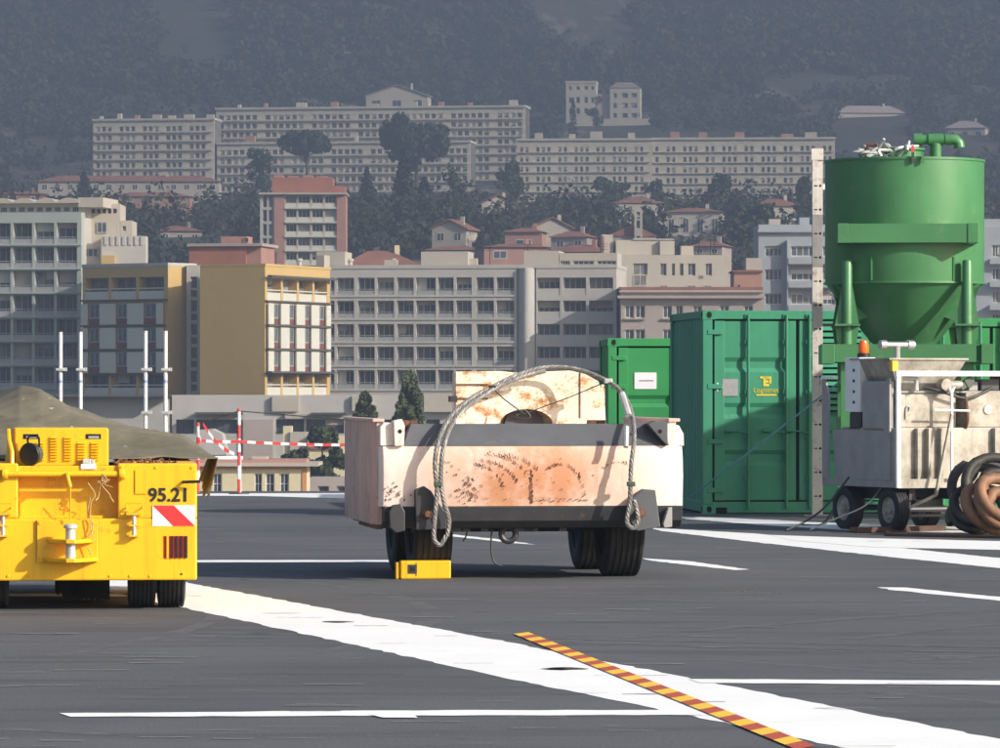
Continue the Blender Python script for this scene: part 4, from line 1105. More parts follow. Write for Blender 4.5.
mb = MB(); mb.tube([(0.14, 0.118, zm + 0.04), (0.14, 0.118, zm + 0.26)], 0.012, 6); mb.tube(smooth_path([(0.21, 0.118, zm + 0.10), (0.21, 0.118, zm + 0.2), (0.23, 0.118, zm + 0.24), (0.26, 0.118, zm + 0.22), (0.25, 0.118, zm + 0.19)], 4), 0.010, 6); mb.build('latch', M['zinc'], U)
# tapered feed trough on top
za, zb = zh + 0.024, gz(360, 49.2)
mb = MB(); x0, x1 = 0.02, 1.00
mb.add([(x0 + 0.16, 0.24, za), (x1 - 0.18, 0.24, za), (x1 - 0.18, 0.9, za), (x0 + 0.16, 0.9, za), (x0, 0.14, zb), (x1, 0.14, zb), (x1, 1.0, zb), (x0, 1.0, zb)],
       [(3, 2, 1, 0), (4, 5, 6, 7), (0, 1, 5, 4), (1, 2, 6, 5), (2, 3, 7, 6), (3, 0, 4, 7)])
mb.build('feed_trough', M['galv'], U)
mb = MB(); mb.box((x0 - 0.02, 0.12, zb + 0.001), (x1 + 0.02, 1.02, zb + 0.02)); mb.build('trough_rim', M['galv'], U)
q = (0.26, 0.4, zb + 0.02)
mb = MB(); mb.cyl((q[0], q[1], zb), (q[0], q[1], zb + 0.17), 0.035, 10); mb.lathe([(0, -0.22), (0.05, -0.22), (0.055, -0.15), (0.035, -0.14), (0.035, 0.12), (0.055, 0.13), (0.05, 0.21), (0, 0.21)], 12, (q[0], q[1], zb + 0.17), 'x'); mb.build('valve_tee', M['chrome'], U, smooth=True)
mb = MB(); mb.box((-0.02, 0.02, zr + 0.03), (0.05, 0.08, zr + 0.14)); mb.build('orange_tag', M['tape_yellow'], U)
# pipes and valve between trough and lid
mb = MB(); mb.tube([(0.30, 0.05, zh + 0.03), (0.30, 0.05, zr - 0.06), (0.16, 0.08, zr - 0.05)], 0.03, 8); mb.build('pipe', M['zinc'], U, smooth=True)
mb = MB(); mb.lathe([(0, -0.06), (0.07, -0.06), (0.075, 0), (0.07, 0.06), (0, 0.06)], 14, (0.66, 0.05, zh + 0.09), 'y'); mb.lathe([(0, -0.08), (0.05, -0.08), (0.05, 0.08), (0, 0.08)], 12, (0.80, 0.06, zh + 0.09), 'x'); mb.build('valve_wheel', M['galv'], U, smooth=True)
mb = MB(); mb.bar((0.86, 0.05, zh + 0.06), (1.02, 0.05, zh + 0.16), 0.07); mb.bar((0.92, 0.03, zh + 0.15), (0.98, 0.03, zh + 0.06), 0.05); mb.build('valve_body', M['cap_green'], U)
for i_, (xa_, xb_, za_, zb_) in enumerate(((1.02, 1.14, 0.0, 0.10), (1.18, 1.42, 0.0, 0.13), (1.46, 1.52, 0.0, 0.2))):
    mb = MB(); mb.box((xa_, 0.12, zh + 0.024), (xb_, 0.34, zh + 0.024 + zb_)); mb.build('junction_box', M[('galv_grey', 'dark_steel', 'rust')[i_]], U, bevel=0.01)
mb = MB(); mb.tube(smooth_path([(0.42, 0.09, zh + 0.06), (0.60, 0.03, zh + 0.02), (0.9, 0.02, zh - 0.06), (1.1, 0.03, zh - 0.02), (1.3, 0.08, zh + 0.06)], 6), 0.018, 7); mb.build('supply_hose', M['hose_black'], U, smooth=True)
mb = MB(); mb.tube(smooth_path([(0.95, 0.09, zm - 0.02), (0.93, 0.0, zm + 0.1), (0.92, 0.02, zh - 0.05)], 6), 0.022, 7); mb.build('drain_pipe', M['rust'], U, smooth=True)
mb = MB(); mb.lathe([(0.0, -0.02), (0.05, -0.018), (0.055, 0.0), (0.05, 0.01)], 14, (1.25, 0.10, zm + 0.2), 'y'); mb.build('pressure_gauge', M['chrome'], U, smooth=True)
# left flank: grey casing, sloping arms
mb = MB(); mb.prism([(0.02, zf1 + 0.002), (LY - 0.30, zf1 + 0.002), (LY - 0.22, zm - 0.03), (0.02, zm - 0.03)], 0.012, 0.048, 'x'); mb.build('side_casing', M['galv_grey'], U)
mb = MB(); mb.box((0.03, 0.17, zm - 0.029), (0.095, 0.80, gz(381, 49))); mb.build('side_casing', M['galv_grey'], U, bevel=0.03)
for ya, yb in ((LY - 0.02, LY - 0.40), (0.10, 0.42)):
    mb = MB(); s = 0.06 if ya > yb else -0.06
    mb.prism([(ya, zf1 + 0.002), (ya - s * 2.2, zf1 + 0.002), (yb * 0.25 + ya * 0.75 - s, zr - 0.25), (ya - s, zr - 0.05), (ya, zr - 0.05)], -0.012, 0.010, 'x'); mb.build('side_arm', M['galv_grey'], U)
mb = MB(); mb.box((-0.02, LY - 0.28, zr - 0.06), (0.05, LY - 0.001, zr - 0.03)); mb.build('hand_grip', M['white_paint'], U)
# control cabinet with beacon
zc0, zc1 = gz(412, 49.6), gz(357.5, 49.6)
mb = MB(); mb.box((0.02, 0.83, zc0), (0.23, 1.16, zc1)); cb = mb.build('control_cabinet', M['white_paint'], U, bevel=0.008)
for zz in (0.08, 0.2, 0.32, 0.44):
    mb = MB(); mb.lathe([(0, -0.012), (0.018, -0.01), (0.018, 0.0)], 8, (0.0205, 0.95, zc0 + zz + 0.03), 'x'); mb.build('switch_knob', M['black'], cb)
mb = MB(); mb.box((0.10, 0.815, zc0 + 0.28), (0.16, 0.829, zc0 + 0.33)); mb.build('label_plate', M['rust'], cb)
mb = MB(); mb.bar((0.24, 0.9, zf1), (0.24, 0.9, zc0 + 0.5), 0.03); mb.build('cabinet_post', M['sgreen'], U)
mb = MB(); mb.box((0.04, 0.85, zm - 0.02), (0.20, 1.10, zc0 - 0.001)); mb.build('motor_block', M['dark_steel'], U, bevel=0.02)
mb = MB(); mb.lathe([(0.0, zc1 + 0.001), (0.072, zc1 + 0.001), (0.072, zc1 + 0.045), (0.055, zc1 + 0.05)], 18, (0.16, 0.98, 0)); mb.build('beacon_base', M['black'], U, smooth=True)
mb = MB(); mb.lathe([(0.058, zc1 + 0.051), (0.060, zc1 + 0.13), (0.045, zc1 + 0.185), (0.0, zc1 + 0.205)], 18, (0.16, 0.98, 0)); mb.build('beacon_lens', M['orange'], U, smooth=True)
# drawbar jack leaning on the sunlit side
mb = MB(); mb.tube([(0.685, -0.07, zf1 + 0.02), (0.685, -0.07, zh + 0.0)], 0.018, 8); mb.tube([(0.685, -0.07, zh), (0.65, -0.07, zh + 0.07)], 0.014, 6); mb.tube([(0.685, -0.07, zh), (0.72, -0.07, zh + 0.07)], 0.014, 6)
mb.tube([(0.45, -0.09, zm + 0.20), (0.91, -0.09, zm + 0.19)], 0.012, 6); mb.build('jack_post', M['white_paint'], U, smooth=True)
mb = MB(); mb.bar((0.67, -0.10, zm + 0.15), (0.44, -0.14, zf0 - 0.08), 0.03, 0.03); mb.bar((0.44, -0.14, zf0 - 0.08), (0.12, -0.10, zf0 - 0.22), 0.03, 0.03); mb.build('jack_strut', M['galv'], U)
# running gear
R = 0.245
for x, y in ((0.11, 0.22), (0.11, 1.24), (1.22, 0.22), (1.12, 1.24)):
    wheel(U, (x, y, R), R, 0.155, rim='galv', grooves=3)
for y in (0.22, 1.24):
    mb = MB(); mb.cyl((0.11, y, R), (1.2, y, R), 0.035, 10); mb.build('axle', M['dark_steel'], U)
    mb = MB(); mb.box((0.22, y - 0.05, R), (0.30, y + 0.05, zf0 - 0.001)); mb.box((0.95, y - 0.05, R), (1.03, y + 0.05, zf0 - 0.001)); mb.build('spring_hanger', M['dark_steel'], U)
mb = MB(); mb.box((0.24, 0.10, zf0 - 0.14), (0.32, LY - 0.1, zf0 - 0.002)); mb.box((0.9, 0.10, zf0 - 0.14), (0.98, LY - 0.1, zf0 - 0.002)); mb.build('chassis_rail', M['dark_steel'], U)
mb = MB(); mb.box((0.25, 0.3, 0.16), (1.1, 0.36, 0.19)); mb.box((0.5, 0.4, 0.22), (0.85, 0.7, zf0 - 0.145)); mb.build('tow_gear', M['dark_steel'], U)

# rusty channels on the deck in front of the pump
for (xa, ya, xb, yb), nm in (((857, 533.0, 946, 531.0), 'short rusty steel channel lying on the deck by the pump wheels'), ((884, 536.2, 1040, 539.6), 'long rusty steel channel lying under the coiled hoses')):
    A, B = Vector(ground(xa, ya)), Vector(ground(xb, yb)); d_ = B - A
    fr = Fr(A.x, A.y, 0, math.degrees(math.atan2(d_.y, d_.x)))
    mb = MB(); Ln = d_.length; hgt = 0.06 if xa < 870 else 0.03
    mb.prism([(0, 0.002), (0.14, 0.002), (0.14, hgt), (0.128, hgt), (0.128, 0.014), (0.012, 0.014), (0.012, hgt), (0, hgt)], 0, Ln, 'x')
    o = mb.build('steel_channel', M['rust_plank'], bevel=0.003); o.location = fr.o; o.rotation_euler = (0, 0, fr.a); tag(o, nm, 'steel channel', 'rusty steel channels')

# coiled hoses
def coil(name, label, px, py, D, Rm, r, turns, m, tilt, yaw, spread):
    z = 0.0
    pts = []; n = 30
    for k in range(int(turns * n) + 1):
        a = math.tau * k / n
        rr = Rm * (1 - 0.10 * ((k // n) % 3)) + 0.012 * math.sin(a * 2.3 + k * 0.01)
        tn = k / n; rr *= 1 + 0.10 * math.sin(tn * 2.1 + 1); ox = 0.05 * math.sin(tn * 3.7); oz = 0.04 * math.sin(tn * 2.3 + 0.5)
        pts.append(Vector((ox + rr * math.cos(a + 2.2), spread * (k / (turns * n) - 0.5), oz + rr * math.sin(a + 2.2))))
    rot = Matrix.Rotation(yaw, 3, 'Z') @ Matrix.Rotation(tilt, 3, 'X')
    pts = [rot @ p for p in pts]
    zmin = min(p.z for p in pts)
    c = Vector((gx(px, D), D, -zmin + r + 0.003))
    mb = MB(); mb.tube(pts, r, 12)
    o = mb.build(name, M[m], smooth=True); o.location = c
    tag(o, label, 'hose', 'coiled hoses')
    return o
coil('hose_coil', 'thick black rubber hose coiled upright beside the pump trailer', 992, 497, 48.15, 0.35, 0.055, 4.6, 'hose_black', math.radians(-14), math.radians(14), 0.42)
coil('hose_coil', 'black rubber hose coil lying lower behind the brown coil', 976, 506, 48.0, 0.24, 0.045, 3.2, 'hose_black', math.radians(-42), math.radians(-12), 0.26)
coil('hose_coil', 'thick brown rubber hose coiled at the right edge before the black coil', 999, 506, 47.45, 0.255, 0.062, 3.4, 'hose_brown', math.radians(-30), math.radians(25), 0.26)
# cables running from the pump down to the deck
for pts, m, nm in (([(786, 531.5, 0), (806, 521, 0.5), (826, 506, 0.5), (849, 477, 0.9)], 'cable', 'black cable running from the pump trailer down to the deck by the pole'),
                   ([(810, 531.0, 0), (835, 519, 0.4), (866, 505, 0.4), (884, 484, 0.7)], 'zinc', 'grey wire stretched from the deck up to the pump trailer'),
                   ([(800, 525.5, 0), (822, 524, 0.02), (836, 505, 0.6), (844, 490, 1.2)], 'cable', 'thin black cable sagging behind the pole to the pump trailer')):
    P0 = Vector(ground(pts[0][0], pts[0][1])); out = [P0 + Vector((0, 0, 0.012))]
    for x, y, dd in pts[1:]:
        D = P0.y + dd * 0.35; out.append(Vector((gx(x, D), D, max(0.012, gz(y, D)))))
    mb = MB(); mb.tube(smooth_path(out, 6), 0.012 if m == 'cable' else 0.009, 6); o = mb.build('power_cable' if m == 'cable' else 'stay_wire', M[m], smooth=True); tag(o, nm, 'cable')

# ------------------------------------------------------------------ deck edge: scaffold tubes, barrier
DE = 66.4
for i, (px, top, lab) in enumerate(((60.5, 332, 'leftmost of four pale scaffold tubes at the deck edge behind the tarpaulin'), (80.5, 332, 'second pale scaffold tube from the left at the deck edge behind the tarpaulin'),
                                   (145.5, 331, 'third pale scaffold tube from the left at the deck edge behind the tarpaulin'), (165.5, 331, 'rightmost of four pale scaffold tubes at the deck edge behind the tarpaulin'))):
    D = DE + (0.25 if i % 2 else 0.0); fr = Fr(gx(px, D), D)
    S = thing('scaffold_tube', lab, 'tube', fr, 'scaffold tubes at the deck edge')
    zt_ = gz(top, D); mb = MB(); mb.cyl((0, 0, 0.02), (0, 0, zt_), 0.030, 12); mb.build('upright', M['scaffold'], S, smooth=True)
    mb = MB(); mb.cyl((0, 0, gz(383, D)), (0, 0, gz(380, D)), 0.0315, 12); mb.build('blue_band', M['blue_band'], S, smooth=True)
    for y in (369.5, 412.5):
        mb = MB(); mb.cbox((0.0, -0.01, gz(y, D)), (0.13, 0.10, 0.04)); mb.cbox((0.075, -0.03, gz(y, D)), (0.05, 0.05, 0.055)); mb.build('coupler', M['zinc'], S, bevel=0.006)
    mb = MB(); mb.box((-0.09, -0.09, 0.001), (0.09, 0.09, 0.0195)); mb.build('base_plate', M['zinc'], S)
fr = Fr(gx(239, DE), DE)
def post(px, top, label):
    fr = Fr(gx(px, DE), DE); S = thing('barrier_post', label, 'barrier post', fr, 'red and white barrier posts')
    zt_ = gz(top, DE); n = 6
    for k in range(n):
        mb = MB(); mb.cyl((0, 0, 0.021 + (zt_ - 0.021) * k / n), (0, 0, 0.021 + (zt_ - 0.021) * (k + 1) / n - 0.001), 0.024, 12); mb.build('band', M['red_band' if (n - k) % 2 == 0 or k == n - 1 and False else 'white_paint'], S, smooth=True)
    mb = MB(); mb.lathe([(0.026, zt_), (0.03, zt_ + 0.02), (0.02, zt_ + 0.05), (0, zt_ + 0.052)], 12); mb.build('cap', M['red_band'], S, smooth=True)
    mb = MB(); mb.lathe([(0.16, 0.001), (0.15, 0.02), (0.0, 0.0205)], 18); mb.build('base', M['dark_steel'], S, smooth=True)
    return S
post(239, 411.5, 'red and white striped barrier post standing alone at the deck edge')
post(198, 426, 'red and white barrier post by the tarpaulin corner at the deck edge')
post(432, 428, 'red and white barrier post hidden behind the rusty trolley')
# plastic barrier tape: its printed segments are separate strips end to end
bt = thing('barrier_tape', 'red and white plastic tape strung between posts along the deck edge', 'tape', Fr(gx(198, DE), DE, 0))
knots = [(198, 440.5), (239, 441.5), (432, 443.0)]
P = [Vector((gx(x, DE) - bt.location.x, -0.035, gz(y, DE))) for x, y in knots]
def strip(parent, A, B, nseg, sag, w=0.021):
    for k in range(nseg):
        t0, t1 = k / nseg, (k + 1) / nseg
        q = [A.lerp(B, t) - Vector((0, 0, sag * 4 * t * (1 - t))) for t in (t0, t1)]
        mb = MB(); mb.add([q[0] + Vector((0, -0.001, -w)), q[1] + Vector((0, -0.001, -w)), q[1] + Vector((0, -0.001, w)), q[0] + Vector((0, -0.001, w)), q[0] + Vector((0, 0.001, -w)), q[1] + Vector((0, 0.001, -w)), q[1] + Vector((0, 0.001, w)), q[0] + Vector((0, 0.001, w))],
                          [(0, 1, 2, 3), (7, 6, 5, 4), (0, 4, 5, 1), (3, 2, 6, 7)])
        mb.build('tape_segment', M['red_band' if k % 2 == 0 else 'white_film'], parent)
strip(bt, P[0], P[1], 5, 0.01); strip(bt, P[1] + Vector((0.001, 0, 0)), P[2], 23, 0.04)
q0 = Vector((0, -0.04, gz(424, DE)))
strip(bt, q0, q0 + Vector((0.05, 0, -0.26)), 4, 0.0, 0.03); strip(bt, q0 + Vector((0.08, 0, 0.0)), P[0] + Vector((0.55, -0.02, -0.20)), 6, 0.08, 0.028)
mb = MB(); A, B, C_ = (Vector((gx(x, DE), DE, gz(y, DE))) for x, y in ((198, 424), (239, 411), (432, 427)))
mb.tube([A, B, C_], 0.009, 6); tag(mb.build('top_wire', M['cable']), 'thin dark wire strung between the tops of the barrier posts', 'wire')
fr = Fr(gx(206, DE + 0.5), DE + 0.5); S = thing('low_rail', 'low white rail on two legs at the deck edge beside the barrier post', 'rail', fr)
w = gx(243, DE + 0.5) - gx(206, DE + 0.5); z = gz(456, DE + 0.5)
mb = MB(); mb.box((0, -0.02, z - 0.05), (w, 0.02, z)); mb.build('rail_bar', M['white_paint'], S)
for x in (0.03, w - 0.06):
    mb = MB(); mb.box((x, -0.019, 0.001), (x + 0.035, 0.019, z - 0.051)); mb.build('leg', M['dark_steel'] if x < 0.2 else M['white_paint'], S)

# ------------------------------------------------------------------ the town across the harbour
FOOT = []           # (px0, px1, D, depth): kept free of scattered trees
def town(name, label, px0, px1, D, deg=0.0, cat='building', group=None, depth=14, D0=None):
    """root of a building whose facade is the local plane y = 0, starting at px0"""
    y0 = D if D0 is None else D0
    x0 = gx(px0, y0)
    zb = min(terr(x0, y0), terr(gx(px1, D), D)) - 0.5
    fr = Fr(x0, y0, zb, deg)
    FOOT.append((px0, px1, D, depth))
    return thing(name, label, cat, fr, group), fr

def pbox(root, fr, name, x0, y0, x1, y1, c0, c1, m, ground_=False):
    a, b = fr.r(x0, y0, x1, y1, c0, c1)
    if ground_: a = (a[0], a[1], 0.0)
    mb = MB(); mb.box(a, b); return mb.build(name, M[m], root)

WM = {}
def window(root, x0, x1, z0, z1, y, fm='t_panel', g=None, mull=1, rng=random, bars=0):
    """a window in its opening: a frame with mullions, and behind it the pane"""
    w, h = x1 - x0, z1 - z0; key = (round(w, 1), round(h, 1), fm, mull, bars)
    if key not in WM:
        t = min(0.14, 0.10 * w); mb = MB(); w2, h2 = key[0], key[1]
        mb.box((0, 0, 0), (t, 0.1, h2)); mb.box((w2 - t, 0, 0), (w2, 0.1, h2)); mb.box((t, 0, 0), (w2 - t, 0.1, t)); mb.box((t, 0, h2 - t), (w2 - t, 0.1, h2))
        for k in range(mull):
            xm = w2 * (k + 1) / (mull + 1); mb.box((xm - t * 0.4, 0.01, t), (xm + t * 0.4, 0.09, h2 - t))
        for k in range(bars):
            zm = h2 * (k + 1) / (bars + 1); mb.box((t, 0.02, zm - t * 0.3), (w2 - t, 0.08, zm + t * 0.3))
        fmesh = mb.mesh('window', M[fm]); pm = {}
        for gg in ('g_dark', 'g_blue', 'g_curtain'):
            q = MB(); q.box((0.01, 0.05, 0.01), (w2 - 0.01, 0.07, h2 - 0.01)); pm[gg] = q.mesh('pane', M[gg])
        WM[key] = (fmesh, pm)
    fmesh, pm = WM[key]
    o = link('window', fmesh, root, (x0 + (w - key[0]) / 2, y, z0 + (h - key[1]) / 2))
    g = g or rng.choice(('g_dark', 'g_dark', 'g_blue', 'g_blue', 'g_curtain'))
    link('pane', pm[g], o)
    return o

def grid_wall(mb, x0, x1, z0, z1, cols, rows, t, y=0.0):
    """a wall with real openings: piers between the columns, spandrels between the rows"""
    e = x0
    for a, b in cols:
        mb.box((e, y, z0), (a, y + t, z1)); e = b
    mb.box((e, y, z0), (x1, y + t, z1))
    for a, b in cols:
        q = z0
        for c, d in sorted(rows):
            if c > q: mb.box((a + 0.0005, y + 0.003, q), (b - 0.0005, y + t, c))
            q = d
        if z1 > q: mb.box((a + 0.0005, y + 0.003, q), (b - 0.0005, y + t, z1))

def facade(root, fr, X0, X1, ytop, cols, rows, wall, t=0.35, depth=12, wname='wall', frame='t_panel', mull=1, parapet=None, slab=None, g=None, rng=None, core=None, bars=0, base_y=None):
    mid = (X0 + X1) / 2
    lx = lambda px: fr.p(px, 300, 0)[0]
    lz = lambda py, px=mid: fr.p(px, py, 0)[2]
    cs = [(lx(a), lx(b)) for a, b in cols]; rs = sorted((lz(b), lz(a)) for a, b in rows)
    z0 = 0.0 if base_y is None else lz(base_y); x0, x1 = lx(X0), lx(X1); z1 = lz(ytop)
    mb = MB(); grid_wall(mb, x0, x1, z0, z1, cs, rs, t); mb.build(wname, M[wall], root)
    mb = MB(); mb.box((x0, t + 0.002, z0), (x1, depth, z1 - 0.003)); mb.build('core', M[core or wall], root)
    rng = rng or random
    for a, b in cs:
        for c, d in rs:
            window(root, a, b, c, d, t - 0.13, frame, g, mull, rng, bars)
            if b - a > 1.2 and rng.random() < 0.30:
                dr = (d - c) * rng.choice((0.25, 0.4, 0.55, 0.8)); xa_, xb_ = (a, b) if rng.random() < 0.6 else ((a, (a + b) / 2) if rng.random() < 0.5 else ((a + b) / 2, b))
                mb = MB(); mb.box((xa_ + 0.02, t - 0.19, d - dr), (xb_ - 0.02, t - 0.145, d - 0.01)); mb.build('roller_blind', M[rng.choice(('t_panel', 't_panel', 't_white', 't_pinkstone', 'railing'))], root)
            if parapet:
                m, h, gap = parapet
                mb = MB(); hh = (d - c) * h
                if gap:
                    mb.box((a, 0.06, c), (b, 0.14, c + hh * 0.72)); mb.box((a, 0.05, c + hh * 0.9), (b, 0.15, c + hh))
                else:
                    mb.box((a, 0.06, c), (b, 0.14, c + hh))
                mb.build('balcony_parapet', M[m], root)
    if slab:
        m, out, th = slab
        for c, d in rs:
            mb = MB(); mb.box((x0, -out, c - th), (x1, -0.002, c)); mb.build('floor_slab', M[m], root)
    return cs, rs, (x0, x1, z1)

rg = random.Random(21)
def roof_clutter(root, fr, px0, px1, py, n, c=4.0, seed=1):
    rnd = random.Random(seed)
    for k in range(n):
        p = fr.p(px0 + (px1 - px0) * (k + rnd.random()) / n, py, c + rnd.uniform(-1, 2)); kind = rnd.choice('avb'); z = p[2] - 0.3
        mb = MB()
        if kind == 'a':
            h = rnd.uniform(1.6, 3.2); mb.tube([(p[0], p[1], z), (p[0], p[1], z + h)], 0.05, 5)
            for q in (0.75, 0.88, 0.98): mb.bar((p[0] - 0.5, p[1], z + h * q), (p[0] + 0.5, p[1], z + h * q), 0.05)
            mb.build('antenna', M['dark_steel'], root)
        elif kind == 'v':
            mb.lathe([(0.25, z), (0.25, z + 0.8), (0.42, z + 0.85), (0.3, z + 1.1), (0, z + 1.15)], 10, (p[0], p[1], 0)); mb.build('vent_cowl', M['t_grey'], root)
        else:
            mb.box((p[0] - 0.8, p[1] - 0.5, z), (p[0] + 0.8, p[1] + 0.5, z + rnd.uniform(0.9, 1.5))); mb.build('roof_unit', M['t_white'], root)
# pale green framed block, far left
R_, fr = town('apartment_block', 'tall pale green framed apartment block with glazed loggias and a scalloped roof, far left', -34, 82, 520, -8)
rows = [(223 + 24.0 * k, 244 + 24.0 * k) for k in range(7)]
facade(R_, fr, -34, 81.5, 212.5, [(-32.5, -12), (-9.5, 10.4), (13, 32), (34.6, 54), (56.6, 77)], rows, 't_green', 1.3, 14, 'frame_grid', 'railing', 2, ('railing', 0.34, True), ('t_green', 0.25, 0.2), rng=rg, core='t_grey')
cs = [(lo, lo + 6.5) for lo in range(-30, 76, 9)]
f2 = fr
mb = MB(); lx = lambda px: fr.p(px, 300, 0)[0]; lz = lambda py: fr.p(20, py, 0)[2]
grid_wall(mb, lx(-34), lx(81.5), lz(212.4), lz(203), [(lx(a), lx(b)) for a, b in cs], [(lz(211.5), lz(206.5))], 0.3, 1.6); mb.build('attic_wall', M['t_white'], R_)
for a, b in cs: window(R_, lx(a), lx(b), lz(211.5), lz(206.5), 1.75, 'railing', None, 2, rg)
mb = MB(); mb.box((lx(-34), 1.92, lz(212.4)), (lx(81.5), 11, lz(203.2))); mb.build('attic_core', M['t_grey'], R_)
vx = [-33.5, -22, -11, 0, 11, 22.5, 33.5, 44.5, 55, 66, 78]
for k in range(0, 10, 2):
    mb = MB(); n = 8; xa, xb = lx(vx[k]), lx(vx[k + 2]); top = [(xa + (xb - xa) * i / n, lz(202.6) + (lz(197.6) - lz(202.6)) * (0.15 + 0.85 * math.sin(math.pi * i / n))) for i in range(n + 1)]
    mb.prism([(xb, lz(203.0)), (xa, lz(203.0))][::-1] + top[::-1], 0.6, 11.5); mb.build('roof_vault', M['t_white'], R_)
pbox(R_, fr, 'stair_head', 78, 197.5, 103, 207, 1, 9, 't_white')
# stepped white wing to its right
R_, fr = town('stepped_wing', 'stepped cream wing with a row of small top windows beside the pale green block', 82, 149, 523, 0)
facade(R_, fr, 82.3, 120, 203.8, [(86 + 5.4 * k, 89.8 + 5.4 * k) for k in range(6)], [(208.5, 213.5)], 't_white', 0.4, 8, frame='t_white', mull=0, rng=rg)
facade(R_, fr, 120.3, 132, 220.5, [(122.5, 126)], [(226, 231)], 't_white', 0.3, 7, g='g_dark', rng=rg)
lx = lambda px: fr.p(px, 300, 0)[0]; lz = lambda py: fr.p(110, py, 0)[2]
mb = MB(); mb.box((lx(104), -3.5, 0), (lx(148), -0.01, lz(237))); mb.build('lower_terrace', M['t_grey'], R_)
for k in range(7):
    x = lx(107 + 6 * k); mb = MB(); mb.box((x, -3.62, lz(246)), (x + 0.35, -3.51, lz(237.4))); mb.build('parapet_rib', M['t_grey'], R_)
mb = MB(); mb.box((lx(83), -2.4, 0), (lx(103.6), -0.01, lz(244))); mb.build('balcony_bay', M['t_white'], R_)
window(R_, lx(85), lx(100), lz(258), lz(248.5), -2.5, 'railing', 'g_dark', 2); window(R_, lx(97), lx(107), lz(233), lz(222), -0.15, 'railing', 'g_dark', 1)
mb = MB(); mb.box((lx(104.5), -4.4, lz(268)), (lx(118), -3.55, lz(256.5))); mb.build('ochre_box', M['t_ochre'], R_)
# ochre saw-tooth block, shaded panelled wing
D1 = 505.0; w1 = (167 - 82) * D1 / FPX; a1 = 36.0
R_, fr = town('ochre_panel_block', 'ochre apartment wing with pale panels between maroon spandrels, left of the blank wall', 82, 167, D1, -a1, D0=D1 + w1 * math.tan(math.radians(a1)))
X0, X1 = 82.5, 168
lx = lambda px: fr.p(px, 300, 0)[0]; lzz = lambda py: fr.p(125, py, 0)[2]
facade(R_, fr, X0, X1, 267, [(84.5, 108.5), (111, 136), (138.5, 164)], [(277.5, 299.5), (374, 396)], 't_ochre', 1.3, 5.0, frame='railing', mull=2, parapet=('t_panel', 0.52, True), slab=('t_dark', 0.5, 0.18), rng=rg, core='t_ochre')
for k in range(3):
    za, zb = lzz(324.5 + 24.2 * k), lzz(303.5 + 24.2 * k)
    for j, (pa, pb) in enumerate(((82.7, 89), (101.5, 117), (129, 145), (158, 164.5))):
        mb = MB(); mb.box((lx(pa), -0.35, za), (lx(pb), -0.20, zb)); mb.build('shutter_panel', M['t_panel'], R_)
    for pa, pb in ((90, 100.5), (118, 128), (146, 157)):
        window(R_, lx(pa), lx(pb), za + (zb - za) * 0.30, zb, -0.12, 'railing', 'g_blue', 1)
        mb = MB(); mb.box((lx(pa), -0.13, za), (lx(pb), -0.004, za + (zb - za) * 0.29)); mb.build('spandrel', M['t_maroon'], R_)
    mb = MB(); mb.box((lx(82.6), -0.42, za - 0.28), (lx(166), -0.004, za - 0.04)); mb.build('floor_slab', M['t_dark'], R_)
mb = MB(); mb.box((lx(82), -0.05, lzz(266.9)), (lx(168.2), 5.1, lzz(263.5))); mb.build('roof_edge', M['t_grey'], R_)
# stair strip between the wings
R_, fr = town('stair_strip', 'narrow strip of stair windows between the ochre wing and the blank ochre wall', 189, 198.5, 506, 0)
facade(R_, fr, 186.5, 199.5, 265, [(190.5, 197.6)], [(276.5 + 23.5 * k, 288.5 + 23.5 * k) for k in range(5)] + [(290 + 23.5 * k, 297.5 + 23.5 * k) for k in range(5)], 't_grey', 0.4, 6, frame='t_panel', mull=0, rng=rg, g='g_dark')
# ochre block with blank shaded flank and sunlit balcony front
D2 = 497.0; R_, fr = town('ochre_balcony_block', 'ochre block with a blank brown flank and sunlit balconies turned to the right', 198, 330, D2, 68)
fr = Fr(gx(265, D2), D2, fr.o.z, 68); R_.location = fr.o
cols = [(267.2, 281), (283, 297), (299, 312.5), (314.5, 327)]
lx = lambda px: fr.p(px, 300, 0)[0]; lz = lambda py: fr.p(297, py, 0)[2]
dep = (265 - 198) * D2 / FPX / math.sin(math.radians(68))
facade(R_, fr, 265, 330, 268, cols, [(280, 301.5), (373.5, 395)], 't_ochre', 1.3, dep, frame='railing', mull=1, parapet=('t_panel', 0.50, True), slab=('t_dark', 0.35, 0.2), rng=rg, g='g_curtain')
for k in range(3):
    za, zb = lz(325 + 23.6 * k), lz(304.5 + 23.6 * k)
    for pa, pb in ((265.6, 271), (278, 286.5), (293.5, 302), (308.5, 316.5), (323.5, 328)):
        mb = MB(); mb.box((lx(pa), -0.40, za), (lx(pb), -0.22, zb)); mb.build('shutter_panel', M['t_panel'], R_)
    for pa, pb in ((271.5, 277.5), (287, 293), (302.5, 308), (317, 323)):
        window(R_, lx(pa), lx(pb), za + (zb - za) * 0.28, zb, -0.12, 'railing', 'g_blue', 1)
        mb = MB(); mb.box((lx(pa), -0.13, za), (lx(pb), -0.004, za + (zb - za) * 0.27)); mb.build('spandrel', M['t_maroon'], R_)
    mb = MB(); mb.box((lx(265.2), -0.5, za - 0.26), (lx(329), -0.004, za - 0.04)); mb.build('floor_slab', M['t_dark'], R_)
for y in (277.6, 372.2):
    mb = MB(); mb.box((lx(264.6), -0.9, lz(y + 1.2)), (lx(331), -0.36, lz(y - 0.8))); mb.build('canopy_slab', M['t_dark'], R_)
mb = MB(); mb.box((-0.02, -0.06, lz(267.9)), (lx(331), dep, lz(265.5))); mb.build('roof_edge', M['t_ochre'], R_)
